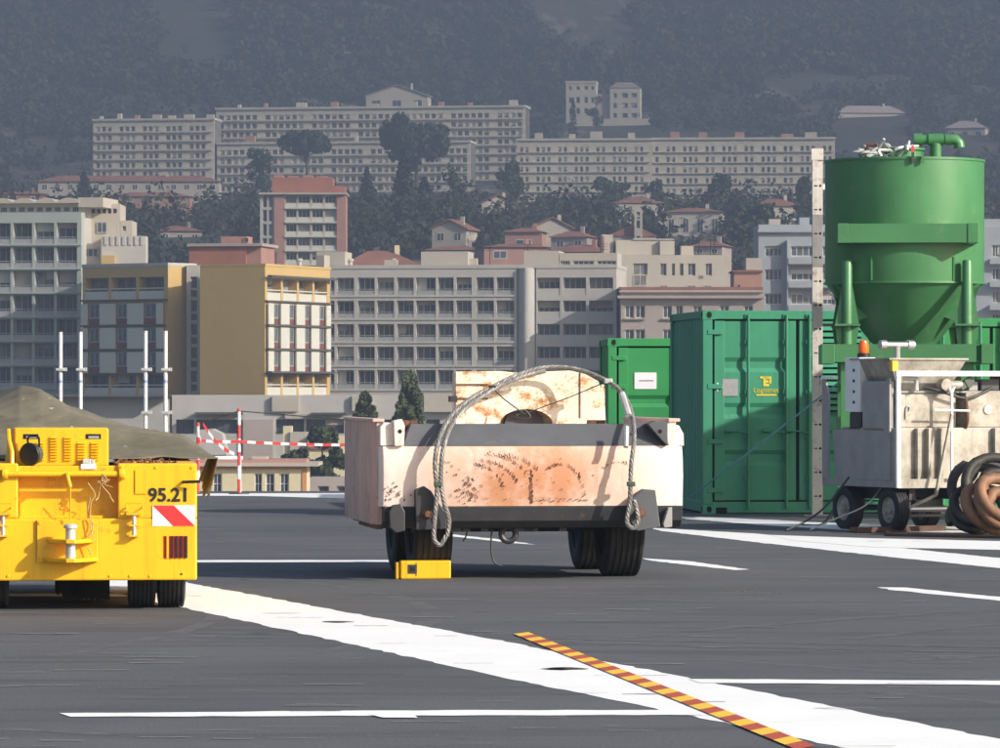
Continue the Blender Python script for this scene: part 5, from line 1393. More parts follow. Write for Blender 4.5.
roof_clutter(R_, fr, 267, 325, 265.5, 3, 3.0, 9)
# red brick roof house behind the ochre blocks
R_, fr = town('brick_penthouse', 'flat brick red rooftop house with a small chimney block behind the ochre blocks', 189, 262, 560, -10)
pbox(R_, fr, 'wall', 189, 246, 246, 275, 0, 8, 't_brick', True); pbox(R_, fr, 'roof_slab', 187, 243.5, 262, 246, -0.4, 9, 't_pinkstone'); pbox(R_, fr, 'side_wall', 246.3, 246.2, 261, 275, 0.5, 8, 't_pink', True); pbox(R_, fr, 'chimney_block', 221, 236.5, 247, 243.3, 2, 5, 't_pink')
window(R_, fr.p(240.5, 300)[0], fr.p(245, 300)[0], fr.p(240, 242.5, 2)[2], fr.p(240, 238, 2)[2], 1.88, 't_pink', 'g_dark', 0)
# long grey block
R_, fr = town('long_grey_block', 'long grey apartment block with five rows of loggias, behind the rusty trolley', 330, 617, 545, -7)
rows = [(277.5, 295), (300.6, 318), (324, 341.2), (346.6, 365), (370, 389)]
facade(R_, fr, 329.5, 517, 268, [(330.6, 334.4), (337, 354), (358, 374.6), (377, 394), (397, 413.6), (416, 435.6), (438, 453.6), (456.2, 471.6), (476.4, 493.8), (496.5, 514)], rows, 't_grey', 1.25, 13, frame='t_grey', mull=2, parapet=('railing', 0.36, True), slab=('t_grey', 0.12, 0.25), rng=rg)
facade(R_, fr, 536, 616.5, 268, [(537.2, 560), (563.2, 586), (589, 613)], rows, 't_grey', 1.35, 13, frame='t_grey', mull=3, parapet=('t_grey', 0.38, False), rng=rg)
mb = MB(); xa, xb = fr.p(517.2, 300)[0], fr.p(535.8, 300)[0]; n = 10
mb.prism([(xa + (xb - xa) * k / n, 0.3 - 1.0 * math.sin(math.pi * k / n)) for k in range(n + 1)] + [(xb, 12), (xa, 12)], 0, fr.p(525, 268)[2], 'z'); mb.build('stair_tower', M['t_grey'], R_, smooth=True)
pbox(R_, fr, 'roof_parapet', 329, 265.2, 617, 267.9, -0.1, 13.1, 't_grey')
roof_clutter(R_, fr, 345, 610, 265.2, 11, 5.0, 3)
for a, b, y in ((316.5, 345, 251.8), (421, 468, 251.6), (524, 559, 251)): pbox(R_, fr, 'lift_house', a, y, b, 265.1, 3.0, 8.5, 't_white')
lx = lambda px: fr.p(px, 300, 3.0)[0]; lz = lambda py: fr.p(590, py, 3.0)[2]
mb = MB(); grid_wall(mb, lx(559.5), lx(617), lz(265.1), lz(253), [(lx(560), lx(570)), (lx(573), lx(594)), (lx(597), lx(616))], [(lz(265), lz(260.5))], 0.4, 3.0); mb.build('attic_wall', M['t_white'], R_)
mb = MB(); mb.box((lx(559.5), 3.42, lz(265.1)), (lx(617), 9, lz(253.1))); mb.build('attic_core', M['t_grey'], R_)
for a, b in ((560, 570), (573, 594), (597, 616)): window(R_, lx(a), lx(b), lz(265), lz(260.5), 3.25, 't_grey', 'g_dark', 3)
# cream block with uneven windows
R_, fr = town('cream_block', 'cream flat roofed block with scattered small windows, right of the long grey block', 617.5, 726, 562, 6)
facade(R_, fr, 617.5, 726, 255, [(633, 647.5), (660.5, 666.5), (672, 675), (680, 683.5), (688, 695.5), (705.5, 712)], [(263.5, 275.5)], 't_white', 0.4, 12, frame='t_grey', mull=1, rng=rg)
lx = lambda px: fr.p(px, 300, 0)[0]; lz = lambda py: fr.p(670, py, 0)[2]
for a, b, y0, y1 in ((633, 647, 274.5, 286.5), (660, 668, 285, 291), (687, 696, 285, 291), (704, 712, 285, 291), (699, 703.5, 275, 279)): window(R_, lx(a), lx(b), lz(y1), lz(y0), -0.06, 't_white', 'g_curtain', 1)
pbox(R_, fr, 'upper_storey', 616, 240, 672, 254.9, 2.5, 10, 't_white'); pbox(R_, fr, 'upper_roof', 633, 238.6, 674, 239.9, 2.3, 10.2, 't_grey'); pbox(R_, fr, 'upper_room', 660, 241, 674.5, 254.8, 1.8, 2.45, 't_white'); pbox(R_, fr, 'chimney', 602, 234.5, 613, 254.8, 3, 5, 't_white'); pbox(R_, fr, 'chimney', 601.5, 236, 604, 252, 2.4, 2.9, 't_roof')
roof_clutter(R_, fr, 680, 724, 255, 4, 4.0, 5)
# old pinkish block with heavy cornice
R_, fr = town('corniced_block', 'old pinkish grey block with a heavy cornice, above the green containers', 619, 762, 535, 0)
facade(R_, fr, 621, 763, 290, [(625, 634), (635.5, 645), (663, 672), (675.5, 683), (693, 702), (720, 729), (744, 753)], [(305.5, 318), (329.5, 342)], 't_pinkstone', 0.4, 12, frame='t_panel', mull=1, rng=rg)
pbox(R_, fr, 'cornice', 617.5, 295.5, 764, 298.3, -0.9, -0.002, 't_pinkstone'); pbox(R_, fr, 'upper_cornice', 619, 290.5, 763.5, 292.3, -0.5, -0.002, 't_pinkstone'); pbox(R_, fr, 'roof', 619.5, 287, 763, 289.8, 0.4, 12, 't_roof')
for a, b in ((624.5, 645.5), (662.5, 683.5), (692.5, 702.5), (719.5, 729.5), (743.5, 753.5)): pbox(R_, fr, 'window_sill', a, 318.2, b, 319.6, -0.35, -0.002, 't_pinkstone')
# pink house and grey white house between
R_, fr = town('pink_house', 'small pink house with a flat red roof left of the bluish white block', 733, 760, 580, 0)
pbox(R_, fr, 'wall', 734, 272, 762, 300, 0, 9, 't_pink', True); pbox(R_, fr, 'roof', 732.5, 270.3, 763, 271.9, -0.4, 9.5, 't_roof'); window(R_, fr.p(737, 300)[0], fr.p(741, 300)[0], fr.p(737, 288)[2], fr.p(737, 284)[2], -0.06, 't_white', 'g_dark', 0)
pbox(R_, fr, 'rear_room', 746, 258, 762, 270, 3, 9, 't_white')
# bluish white block
R_, fr = town('bluish_white_block', 'bluish white apartment block with dark balconies, left of the perforated pole', 758, 835, 600, 0)
facade(R_, fr, 758.5, 840, 224.5, [(765, 782.5), (791, 815), (819, 836)], [(246, 256.5), (269.5, 280.5), (293.5, 304.5)], 't_blue', 0.5, 12, frame='t_panel', mull=3, rng=rg)
pbox(R_, fr, 'roof_cornice', 757.8, 230, 840, 232.2, -0.6, -0.002, 't_blue'); pbox(R_, fr, 'chimney', 799.5, 217.5, 809.5, 230, 2, 4, 't_blue')
for y in (258, 281.5, 305.5): pbox(R_, fr, 'balcony', 788.5, y, 838, y + 6, -1.3, -0.01, 't_blue'); pbox(R_, fr, 'balcony_soffit', 788.5, y + 6.1, 838, y + 7.2, -1.35, -0.01, 't_dark')
pbox(R_, fr, 'balcony_divider', 787, 240, 788.3, 312, -1.2, -0.01, 't_blue')
roof_clutter(R_, fr, 762, 798, 224.5, 3, 4.0, 8)
# pale block behind the hopper, far right
R_, fr = town('pale_right_block', 'pale grey apartment block showing at the right edge beside the hopper', 976, 1060, 610, 0)
facade(R_, fr, 976, 1060, 228, [(992, 1003), (1010, 1024), (1032, 1046)], [(245 + 23 * k, 257 + 23 * k) for k in range(4)], 't_blue', 0.5, 12, frame='t_panel', mull=2, rng=rg)
pbox(R_, fr, 'roof_cornice', 975, 219, 1061, 227.9, 1.0, 11, 't_blue')
for y in (259, 282, 305): pbox(R_, fr, 'balcony', 990, y, 1050, y + 5, -1.2, -0.01, 't_blue')
# concrete podium under the ochre blocks
R_, fr = town('concrete_podium', 'grey concrete podium with a dark window band under the ochre and grey blocks', 172, 440, 478, 0)
facade(R_, fr, 172, 452, 395, [(176, 194), (196, 238), (276, 304), (306, 344), (352, 392), (400, 440)], [(419.5, 433.5)], 't_grey', 0.6, 9, frame='t_dark', mull=5, g='g_dark', rng=rg)
lx = lambda px: fr.p(px, 300, 0)[0]; lz = lambda py: fr.p(300, py, 0)[2]
pbox(R_, fr, 'cream_panel', 272, 396.5, 298.5, 411.5, -0.5, -0.004, 't_white'); pbox(R_, fr, 'shade_canopy', 195, 412.2, 242, 414.2, -2.2, -0.004, 't_dark'); pbox(R_, fr, 'shade_canopy', 311, 412.6, 346, 414.4, -2.2, -0.004, 't_dark'); pbox(R_, fr, 'brown_wall', 243, 419.5, 273, 452, -0.4, -0.004, 't_pinkstone', True); pbox(R_, fr, 'cream_panel', 285, 414, 311, 418.8, -0.5, -0.004, 't_white')
pbox(R_, fr, 'cream_wall', 352, 396, 372, 411, -0.5, -0.004, 't_white'); pbox(R_, fr, 'cream_wall', 424, 394, 458, 412, -0.9, -0.004, 't_white')
R_, fr = town('dark_podium', 'dark shaded ground floor under the pale green block behind the scaffold tubes', -30, 171, 500, 0)
pbox(R_, fr, 'wall', -40, 397, 168, 420, 0, 6, 't_grey', True); pbox(R_, fr, 'canopy', -40, 394.8, 171, 396.8, -2.5, 6, 't_dark')
# small works on the quay
R_, fr = town('yellow_quay_house', 'low pale yellow quay building with orange corners and white barred windows', 186, 312, 300, 0)
lx = lambda px: fr.p(px, 300, 0)[0]; lz = lambda py: fr.p(250, py, 0)[2]
facade(R_, fr, 186, 305.5, 466.5, [(212.5, 222), (254.5, 262), (265.5, 274.5), (279.5, 289)], [(473.5, 494), (505, 526)], 't_yellow', 0.3, 7, frame='white_paint', mull=1, g='g_dark', bars=1)
pbox(R_, fr, 'corner_strip', 302.2, 467.5, 306.6, 540, -0.06, -0.003, 't_orange'); pbox(R_, fr, 'frieze', 186, 466.6, 306.5, 469.5, -0.07, -0.003, 't_orange')
pbox(R_, fr, 'roof_slab', 184, 463, 318, 466.4, -0.5, 7.5, 't_white'); pbox(R_, fr, 'roof_upper', 190, 459.5, 306, 462.9, 0.6, 6, 't_pink'); pbox(R_, fr, 'roof_vent', 252, 456.5, 267, 459.4, 2, 4, 't_white')
R_, fr = town('grey_shed', 'low grey shed with two openings right of the yellow quay building', 306, 380, 330, 0)
facade(R_, fr, 309, 372, 478, [(318, 329), (337, 348)], [(486, 498)], 't_pinkstone', 0.4, 6, frame='t_grey', mull=0, g='g_dark')
R_, fr = town('cream_quay_wall', 'pale yellow stepped wall with a terracotta edge in front of the podium', 284, 345, 430, 0)
pbox(R_, fr, 'wall', 308, 436, 344, 446, 0, 3, 't_yellow', True); pbox(R_, fr, 'upper_wall', 290, 432, 311, 441, 0.5, 3, 't_white', True); pbox(R_, fr, 'corner_block', 283, 426, 292, 436, 0.8, 2.6, 't_yellow', True); pbox(R_, fr, 'terracotta_edge', 309, 446.5, 341, 449, -0.3, -0.004, 't_roof')
R_, fr = town('grey_tent', 'pale grey shelter with a sloping roof behind the barrier tape', 196, 228, 380, 0)
q = [fr.p(x, y, 0) for x, y in ((197, 455), (227, 455), (222, 434), (212, 429), (198, 430))]
mb = MB(); mb.prism([(a[0], a[2]) for a in q], 0, 4); mb.build('roof', M['t_grey'], R_); pbox(R_, fr, 'wall', 199, 455.2, 226, 470, 0.2, 3.8, 't_grey', True)

# ------------------------------------------------------------------ hillside: apartment bars, tower, villas
def bar_block(label, px0, px1, ytop, ybot, D, ncol, nrow, deg=0.0, wall='t_stone', depth=12, pattern=None, extra=0, seed=0, slabs=True, fill=(0.14, 0.86), gap=(0.92, 0.30)):
    """far apartment bar: a wall with real openings before dark glazing, floor slabs proud of it"""
    rnd = random.Random(seed)
    R_, fr = town('hill_apartment_block', label, px0, px1, D, deg, depth=depth, group='apartment blocks on the hillside')
    fr = Fr(fr.o.x, fr.o.y, min(fr.o.z, gz(ybot, D)) - 6, deg); R_.location = fr.o
    lx = lambda px: fr.p(px, 150, 0)[0]; mid = (px0 + px1) / 2; lz = lambda py: fr.p(mid, py, 0)[2]
    step = (px1 - px0 - 4) / ncol; cols = []
    for k in range(ncol):
        a = px0 + 2 + k * step
        if pattern and pattern[k % len(pattern)] == 0: continue
        cols.append((lx(a + step * fill[0]), lx(a + step * fill[1])))
    fh = (ybot - ytop - 3) / nrow
    rows = [(lz(ytop + 3 + fh * (k + gap[0])), lz(ytop + 3 + fh * (k + gap[1]))) for k in range(nrow)]
    mb = MB(); grid_wall(mb, lx(px0), lx(px1), 0, lz(ytop), cols, sorted(rows), 0.8); mb.build('wall', M[wall], R_)
    mb = MB(); mb.box((lx(px0), 0.802, 0), (lx(px1), depth, lz(ytop) - 0.1)); mb.build('glazing', M['g_curtain'], R_)
    sl = MB(); sl.box((lx(px0) - 0.3, -0.6, lz(ytop)), (lx(px1) + 0.3, depth + 0.3, lz(ytop) + 0.7)); sl.build('roof_edge', M[wall], R_)
    for c, d in rows:
        mb = MB(); mb.box((lx(px0) + 0.5, -0.7, c - 0.35), (lx(px1) - 0.5, -0.003, c + (0.25 if slabs else -0.1))); mb.build('balcony_band', M[wall], R_)
    # pale roller blinds and curtains in part of the openings
    bl = MB()
    for a, b in cols:
        for c, d in rows:
            if rnd.random() < 0.45: bl.box((a + 0.05, 0.5, d - (d - c) * rnd.uniform(0.3, 1.0)), (b - 0.05, 0.55, d))
    tag(bl.build('blinds', M['t_panel'], R_), kind='stuff')
    for k in range(extra):
        x = lx(px0 + (px1 - px0) * (k + 0.5 + rnd.uniform(-0.2, 0.2)) / extra); w = rnd.uniform(0.5, 2.0)
        mb = MB(); mb.box((x - w, 3, lz(ytop) + 0.701), (x + w, 5, lz(ytop) + rnd.uniform(1.8, 3.2))); mb.build('roof_stack', M[rnd.choice(('t_pink', wall, 't_white'))], R_)
    return R_, fr
bar_block('shorter pale apartment bar on the hillside, upper left', 93, 214, 120.5, 178, 1500, 20, 6, -8, seed=1, extra=7, pattern=[1, 1, 1, 0])
bar_block('longest pale apartment bar with a tall upper tier on the hillside', 216, 525, 108.5, 190, 1535, 46, 9, -8, seed=2, extra=9, pattern=[1, 1, 1, 1, 1, 1, 0])
bar_block('lower tier apartment bar in front of the longest hillside block', 217, 470, 143.5, 192, 1495, 38, 5, -8, seed=3, extra=3, pattern=[1, 1, 1, 1, 0, 1])
bar_block('cream apartment bar with small windows on the hillside behind the villas', 517, 652, 140.5, 203, 1450, 24, 6, -4, seed=4, extra=4, pattern=[1, 1, 0, 1, 1, 1, 0], wall='t_stone', slabs=False, fill=(0.2, 0.75), gap=(0.82, 0.34))
bar_block('cream apartment bar reaching behind the perforated pole on the hillside', 652.3, 835, 139.5, 206, 1449, 32, 6, -4, seed=5, extra=5, pattern=[1, 0, 1, 1, 0, 1, 1], wall='t_stone', slabs=False, fill=(0.2, 0.75), gap=(0.82, 0.34))

def roofed(name, label, px0, px1, yeave, ybase, rise, D, wall, nwin=2, deg=0, depth=9, hip=True, roof='t_roof', rows=1, wf=(0.25, 0.8), group='villas on the hillside', rise_gable=False):
    R_, fr = town(name, label, px0, px1, D, deg, 'house', group, depth)
    zb = min(fr.o.z, gz(ybase, D) - 2); fr = Fr(fr.o.x, fr.o.y, zb, deg); R_.location = fr.o
    lx = lambda px: fr.p(px, 200, 0)[0]; lz = lambda py: fr.p((px0 + px1) / 2, py, 0)[2]
    x0, x1, ze = lx(px0), lx(px1), lz(yeave); zr = lz(yeave - rise)
    mb = MB(); mb.box((x0, 0, 0), (x1, depth, ze)); mb.build('wall', M[wall], R_)
    e = 0.6; mb = MB()
    if rise_gable:
        xm = (x0 + x1) / 2
        mb.prism([(x0, ze + 0.003), (x1, ze + 0.003), (xm, zr - 0.25)], 0.0, depth); mb.build('gable', M[wall], R_); mb = MB()
        k_ = (zr - ze) / (xm - x0)
        for sx, xe in ((-1, x0 - e), (1, x1 + e)):
            zl = ze - e * k_ + 0.05; q = [(xe, zl), (xm, zr), (xm, zr + 0.3), (xe, zl + 0.3)]
            mb.prism(q if sx < 0 else q[::-1], -e, depth + e)
    else:
        i = (depth / 2 if hip else 0.0); i = min(i, (x1 - x0) * 0.35)
        mb.add([(x0 - e, -e, ze + 0.003), (x1 + e, -e, ze + 0.003), (x1 + e, depth + e, ze + 0.003), (x0 - e, depth + e, ze + 0.003), (x0 + i, depth / 2, zr), (x1 - i, depth / 2, zr)],
               [(0, 1, 5, 4), (2, 3, 4, 5), (1, 2, 5), (3, 0, 4), (3, 2, 1, 0)])
    rf = mb.build('roof', M[roof], R_)
    mb = MB(); cx_ = x0 + (x1 - x0) * 0.7; mb.box((cx_, depth * 0.4, ze), (cx_ + 0.8, depth * 0.4 + 0.8, zr + 0.9)); mb.build('chimney', M[wall], rf)
    hh = (lz(yeave) - lz(ybase)) / rows
    for r in range(rows):
        for k in range(nwin):
            w = (x1 - x0) / nwin; a = x0 + w * (k + 0.28); b = x0 + w * (k + 0.72)
            zt_ = ze - hh * r
            window(R_, a, b, zt_ - hh * wf[1], zt_ - hh * wf[0], -0.06, 't_panel', 'g_dark', 1)
    return R_, fr
# long tiled building and a second tiled range below it
roofed('tiled_range', 'long low building with a tiled red roof below the left hillside blocks', 38, 219, 181.5, 192, 7, 1300, 't_white', 14, depth=12, group=None)
roofed('tiled_range', 'tiled red roof of a low range half hidden by trees under the long tiled building', 110, 190, 196.5, 203, 5, 1230, 't_pink', 6, depth=10, group=None)
# pinkish brown tower
R_, fr = town('brick_tower', 'brick pink apartment tower with pale balcony bands and a red brown crown', 260, 346, 905, 0)
lx = lambda px: fr.p(px, 200, 0)[0]; lz = lambda py: fr.p(300, py, 0)[2]
rows = [(195.5 + 14.2 * k, 207.4 + 14.2 * k) for k in range(6)]
facade(R_, fr, 284.5, 336.5, 194.5, [(286, 296.5), (298, 310), (312, 323), (325, 335.5)], rows, 't_white', 1.3, 12, frame='t_panel', mull=2, parapet=('t_panel', 0.38, False), slab=('t_panel', 0.5, 0.3))
pbox(R_, fr, 'brick_pier', 274, 194.5, 284.2, 300, -0.3, 12, 't_pink', True); pbox(R_, fr, 'brick_pier', 336.8, 194.5, 345.5, 300, -0.3, 12, 't_pink', True)
facade(R_, Fr(fr.o.x, fr.o.y, fr.o.z, 0), 260, 273.7, 194.5, [(262.5, 267), (268.5, 272.5)], rows, 't_grey', 0.5, 10, frame='t_panel', mull=0)
pbox(R_, fr, 'roof_slab', 258.5, 192.5, 347, 194.3, -1.0, 12.6, 't_white'); pbox(R_, fr, 'crown', 272, 177.5, 333, 192.4, 1.2, 10, 't_brick')
for k in range(4): pbox(R_, fr, 'crown_block', 274 + 14.5 * k, 175.0 + (k % 2), 283 + 14.5 * k, 177.4, 2, 8, 't_pink')
pbox(R_, fr, 'crown_side', 333.3, 186, 345, 192.4, 1.5, 9, 't_brick')

V_ = [  # label, px0, px1, eave, base, rise, D, wall, windows, rows, gable
    ('grey white gabled villa with two dark windows above the long grey block', 432, 466, 229, 244, 9, 960, 't_white', 2, 1, True),
    ('white villa with stacked balconies and a pale gable, below the cream bar', 482, 515, 204, 226, 9, 1120, 't_white', 4, 2, True),
    ('salmon pink house with one window and a lower tiled wing', 505, 542, 232, 262, 5, 900, 't_pink', 1, 1, False),
    ('pale gabled house with chimneys behind the salmon pink house', 533, 572, 228, 246, 10, 990, 't_white', 2, 1, True),
    ('stone house with two small windows and a tiled roof right of the salmon house', 551, 587, 237, 250, 7, 940, 't_pinkstone', 2, 1, False),
    ('wide tiled villa under the cream bar with an arcade', 616, 664, 203, 214, 7, 1180, 't_white', 5, 1, False),
    ('broad beige villa with a flat tiled roof and dark loggias', 664, 722, 212, 238, 5, 1050, 't_stone', 4, 1, False),
    ('villa with a low tiled roof half hidden right of the dark pine', 757, 800, 206, 224, 8, 1150, 't_stone', 4, 1, False),
    ('low tiled roof below the beige villa', 692, 722, 246, 256, 6, 880, 't_pinkstone', 2, 1, False),
    ('tiled house half hidden among trees left of the pink tower', 158, 202, 231, 242, 6, 1020, 't_pinkstone', 3, 1, False),
    ('grey roofed house below the gabled villa', 425, 482, 250, 262, 5, 860, 't_pinkstone', 3, 1, False),
    ('tiled hip roof just behind the long grey block, left', 345, 420, 266, 276, 16, 700, 't_yellow', 4, 1, False),
    ('flat terracotta roofed house behind the cream block', 546, 604, 252, 266, 8, 780, 't_pink', 3, 1, False),
    ('low terracotta roofed annex of the salmon house', 484, 548, 247, 262, 4, 840, 't_pink', 2, 1, False),
    ('domed pale house above the longest apartment bar', 366, 428, 96, 112, 11, 1700, 't_stone', 3, 1, True),
    ('pale house on the upper slope behind the hopper lid', 838, 905, 113, 130, 8, 1760, 't_stone', 4, 1, False),
    ('faint house on the far slope right of the hopper', 945, 985, 128, 142, 8, 1720, 't_stone', 3, 1, False),
    ('tiled house at the far left roofline behind the pale green block', 2, 46, 194, 204, 4, 1240, 't_roof', 2, 1, False),
]
for i, (lab, a, b, ye, yb, rise, D, w, nw, rw, gab) in enumerate(V_):
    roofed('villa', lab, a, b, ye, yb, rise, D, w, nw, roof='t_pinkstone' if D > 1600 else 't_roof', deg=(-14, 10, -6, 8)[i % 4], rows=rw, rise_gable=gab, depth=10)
R_, fr = town('hill_mansion', 'pale irregular stone mansion alone on the upper slope', 566, 640, 1790, -6, 'house')
fr = Fr(fr.o.x, fr.o.y, min(fr.o.z, gz(124, 1790)) - 4, -6); R_.location = fr.o
facade(R_, fr, 566, 596, 83, [(568.5, 572), (576, 580), (584, 588), (591, 594)], [(86, 90), (97, 103), (108, 114)], 't_stone', 0.6, 9, frame='t_stone', mull=0)
facade(R_, fr, 610, 640, 88, [(613, 617), (622, 628), (631, 637)], [(93, 98), (103, 108), (113, 118)], 't_stone', 0.6, 9, frame='t_stone', mull=0)
pbox(R_, fr, 'middle_wing', 596.2, 94, 609.8, 126, 1.5, 8, 't_pinkstone', True); pbox(R_, fr, 'roof_slab', 565.5, 81, 596.5, 82.9, -0.3, 9.3, 't_stone')
lx = lambda px: fr.p(px, 100, 0)[0]; lz = lambda py: fr.p(600, py, 0)[2]
mb = MB(); mb.prism([(lx(609), lz(87.9)), (lx(641), lz(87.9)), (lx(632), lz(82.5)), (lx(617), lz(82.5))], -0.3, 9.3); mb.build('roof', M['t_pinkstone'], R_)
pbox(R_, fr, 'terrace_wall', 572, 119, 655, 126, -9, -8, 't_stone', True)
# chapel with a bell gable
R_, fr = town('chapel', 'small chapel with a slim white bell gable and a tiled roof above the cream block', 606, 660, 930, 0)
lx = lambda px: fr.p(px, 200, 0)[0]; lz = lambda py: fr.p(638, py, 0)[2]
pbox(R_, fr, 'nave', 608, 236, 656, 262, 1.5, 10, 't_pinkstone', True)
mb = MB(); mb.prism([(lx(606), lz(235.9)), (lx(658), lz(235.9)), (lx(633), lz(224))], 1.2, 10.5); mb.build('roof', M['t_roof'], R_)
bg = MB(); xa, xb = lx(634.4), lx(642.4); o1, o2 = lx(636.8), lx(640.0)
bg.box((xa, 0, 0), (o1, 1.1, lz(212))); bg.box((o2, 0, 0), (xb, 1.1, lz(212))); bg.box((o1, 0, lz(236)), (o2, 1.1, lz(228))); bg.box((o1, 0.003, 0), (o2, 1.1, lz(238))); bg.box((o1, 0, lz(220.5)), (o2, 1.1, lz(219)))
bg.prism([(xa - 0.2, lz(211.9)), (xb + 0.2, lz(211.9)), ((xa + xb) / 2, lz(204))], 0, 1.1); bg.build('bell_gable', M['t_white'], R_)

# ------------------------------------------------------------------ trees
def leaf_cards(centers, radii, n, size, rnd, lean=0.5):
    """small leaf-spray quads spread through lobes, mostly near their outer shells"""
    k = rnd.integers(0, len(centers), n)
    d = rnd.normal(size=(n, 3)); d /= np.linalg.norm(d, axis=1)[:, None]
    r = rnd.uniform(0.45, 1.0, n) ** 0.6
    p = centers[k] + d * radii[k] * r[:, None]
    nrm = d * lean + rnd.normal(size=(n, 3)) * 0.6; nrm /= np.linalg.norm(nrm, axis=1)[:, None]
    u = np.cross(nrm, rnd.normal(size=(n, 3))); u /= np.linalg.norm(u, axis=1)[:, None]
    w = np.cross(nrm, u)
    s = size * rnd.uniform(0.6, 1.4, n)[:, None]
    v = np.stack([p - u * s - w * s * 0.5, p + u * s * 0.3 - w * s, p + u * s + w * s * 0.4, p - u * s * 0.2 + w * s], axis=1).reshape(-1, 3)
    return v

def quad_mesh(name, v, m):
    me = bpy.data.meshes.new(name); n = len(v)
    me.vertices.add(n); me.vertices.foreach_set('co', np.ascontiguousarray(v, dtype=np.float32).ravel())
    me.loops.add(n); me.loops.foreach_set('vertex_index', np.arange(n, dtype=np.int32))
    q = n // 4; me.polygons.add(q); me.polygons.foreach_set('loop_start', np.arange(0, n, 4, dtype=np.int32)); me.polygons.foreach_set('loop_total', np.full(q, 4, dtype=np.int32))
    me.update(); me.validate(); me.materials.append(m)
    return me

def tree(name, label, px, ytop, ybase, D, wpx, kind, seed, n=1500, group='trees on the hillside'):
    rnd = np.random.default_rng(seed)
    z0 = min(terr(gx(px, D), D), gz(ybase, D)) ; H = gz(ytop, D) - z0; Rw = wpx * D / FPX / 2; Hc = gz(ytop, D) - gz(ybase, D)
    fr = Fr(gx(px, D), D, z0)
    T_ = thing(name, label, 'tree', fr, group)
    tr = MB(); lobes = []; rad = []
    if kind == 'pine':       # umbrella pine: bare trunk, flat spreading crown
        zc = H - Hc * 0.30
        tr.tube([(0, 0, -0.5), (Rw * 0.05, 0, zc * 0.5), (0, 0, zc)], [H * 0.022 + 0.1, H * 0.018, H * 0.012], 7)
        for k in range(26):
            a = rnd.uniform(0, math.tau); q = rnd.uniform(0.15, 0.9) * Rw
            c = (q * math.cos(a), q * math.sin(a), zc + rnd.uniform(-0.20, 0.20) * Hc); lobes.append(c); rad.append((Rw * rnd.uniform(0.14, 0.30), Rw * rnd.uniform(0.14, 0.30), Hc * rnd.uniform(0.09, 0.19)))
            tr.tube([(0, 0, zc * rnd.uniform(0.72, 0.95)), (c[0] * 0.6, c[1] * 0.6, c[2] - Hc * 0.1), c], [H * 0.009, H * 0.006, H * 0.003], 5)
        size = 0.035 * Rw + 0.22
    elif kind == 'cypress':
        tr.tube([(0, 0, -0.5), (0, 0, H * 0.9)], [0.25, 0.06], 6)
        for k in range(14):
            t = (k + 0.5) / 14; w = Rw * (math.sin(math.pi * min(1, t * 0.85 + 0.12)) ** 0.7) * (1.05 - 0.55 * t)
            lobes.append((rnd.uniform(-0.15, 0.15) * w, rnd.uniform(-0.15, 0.15) * w, H * (0.08 + 0.9 * t))); rad.append((w, w, H * 0.07))
        size = 0.06 * Rw + 0.2
    else:
        zc = H - Hc * 0.5
        tr.tube([(0, 0, -0.5), (0.1 * Rw, 0, zc * 0.6), (0, 0, H * 0.8)], [H * 0.03 + 0.1, H * 0.02, H * 0.008], 7)
        for k in range(16 if kind == 'round' else 60):
            a = rnd.uniform(0, math.tau); q = rnd.uniform(0.1, 0.72) * Rw; t = rnd.uniform(-0.42, 0.40)
            if kind == 'round': q *= math.sqrt(max(0.1, 1 - (t / 0.5) ** 2))
            else: q = Rw * 0.95 * math.sqrt(rnd.uniform(0.05, 1)) * (0.58 - t)
            c = (q * math.cos(a), q * math.sin(a), zc + t * Hc); lobes.append(c); s = rnd.uniform(0.2, 0.36) * (1 if kind == 'round' else 0.5); rad.append((Rw * s, Rw * s, Hc * s * 0.55))
            if k % 3 == 0: tr.tube([(0, 0, max(0.2, c[2] - Hc * 0.25)), c], [H * 0.010, H * 0.004], 5)
        size = 0.045 * Rw + (0.10 if kind == 'round' else 0.02)
    tr.build('trunk', M['bark'], T_, smooth=True)
    v = leaf_cards(np.array(lobes), np.array(rad), n, size, rnd)
    link('crown', quad_mesh('crown', v, M[{'pine': 'pine', 'cypress': 'cypress', 'cone': 'young_leaf'}.get(kind, 'leaf')]), T_)
    return T_
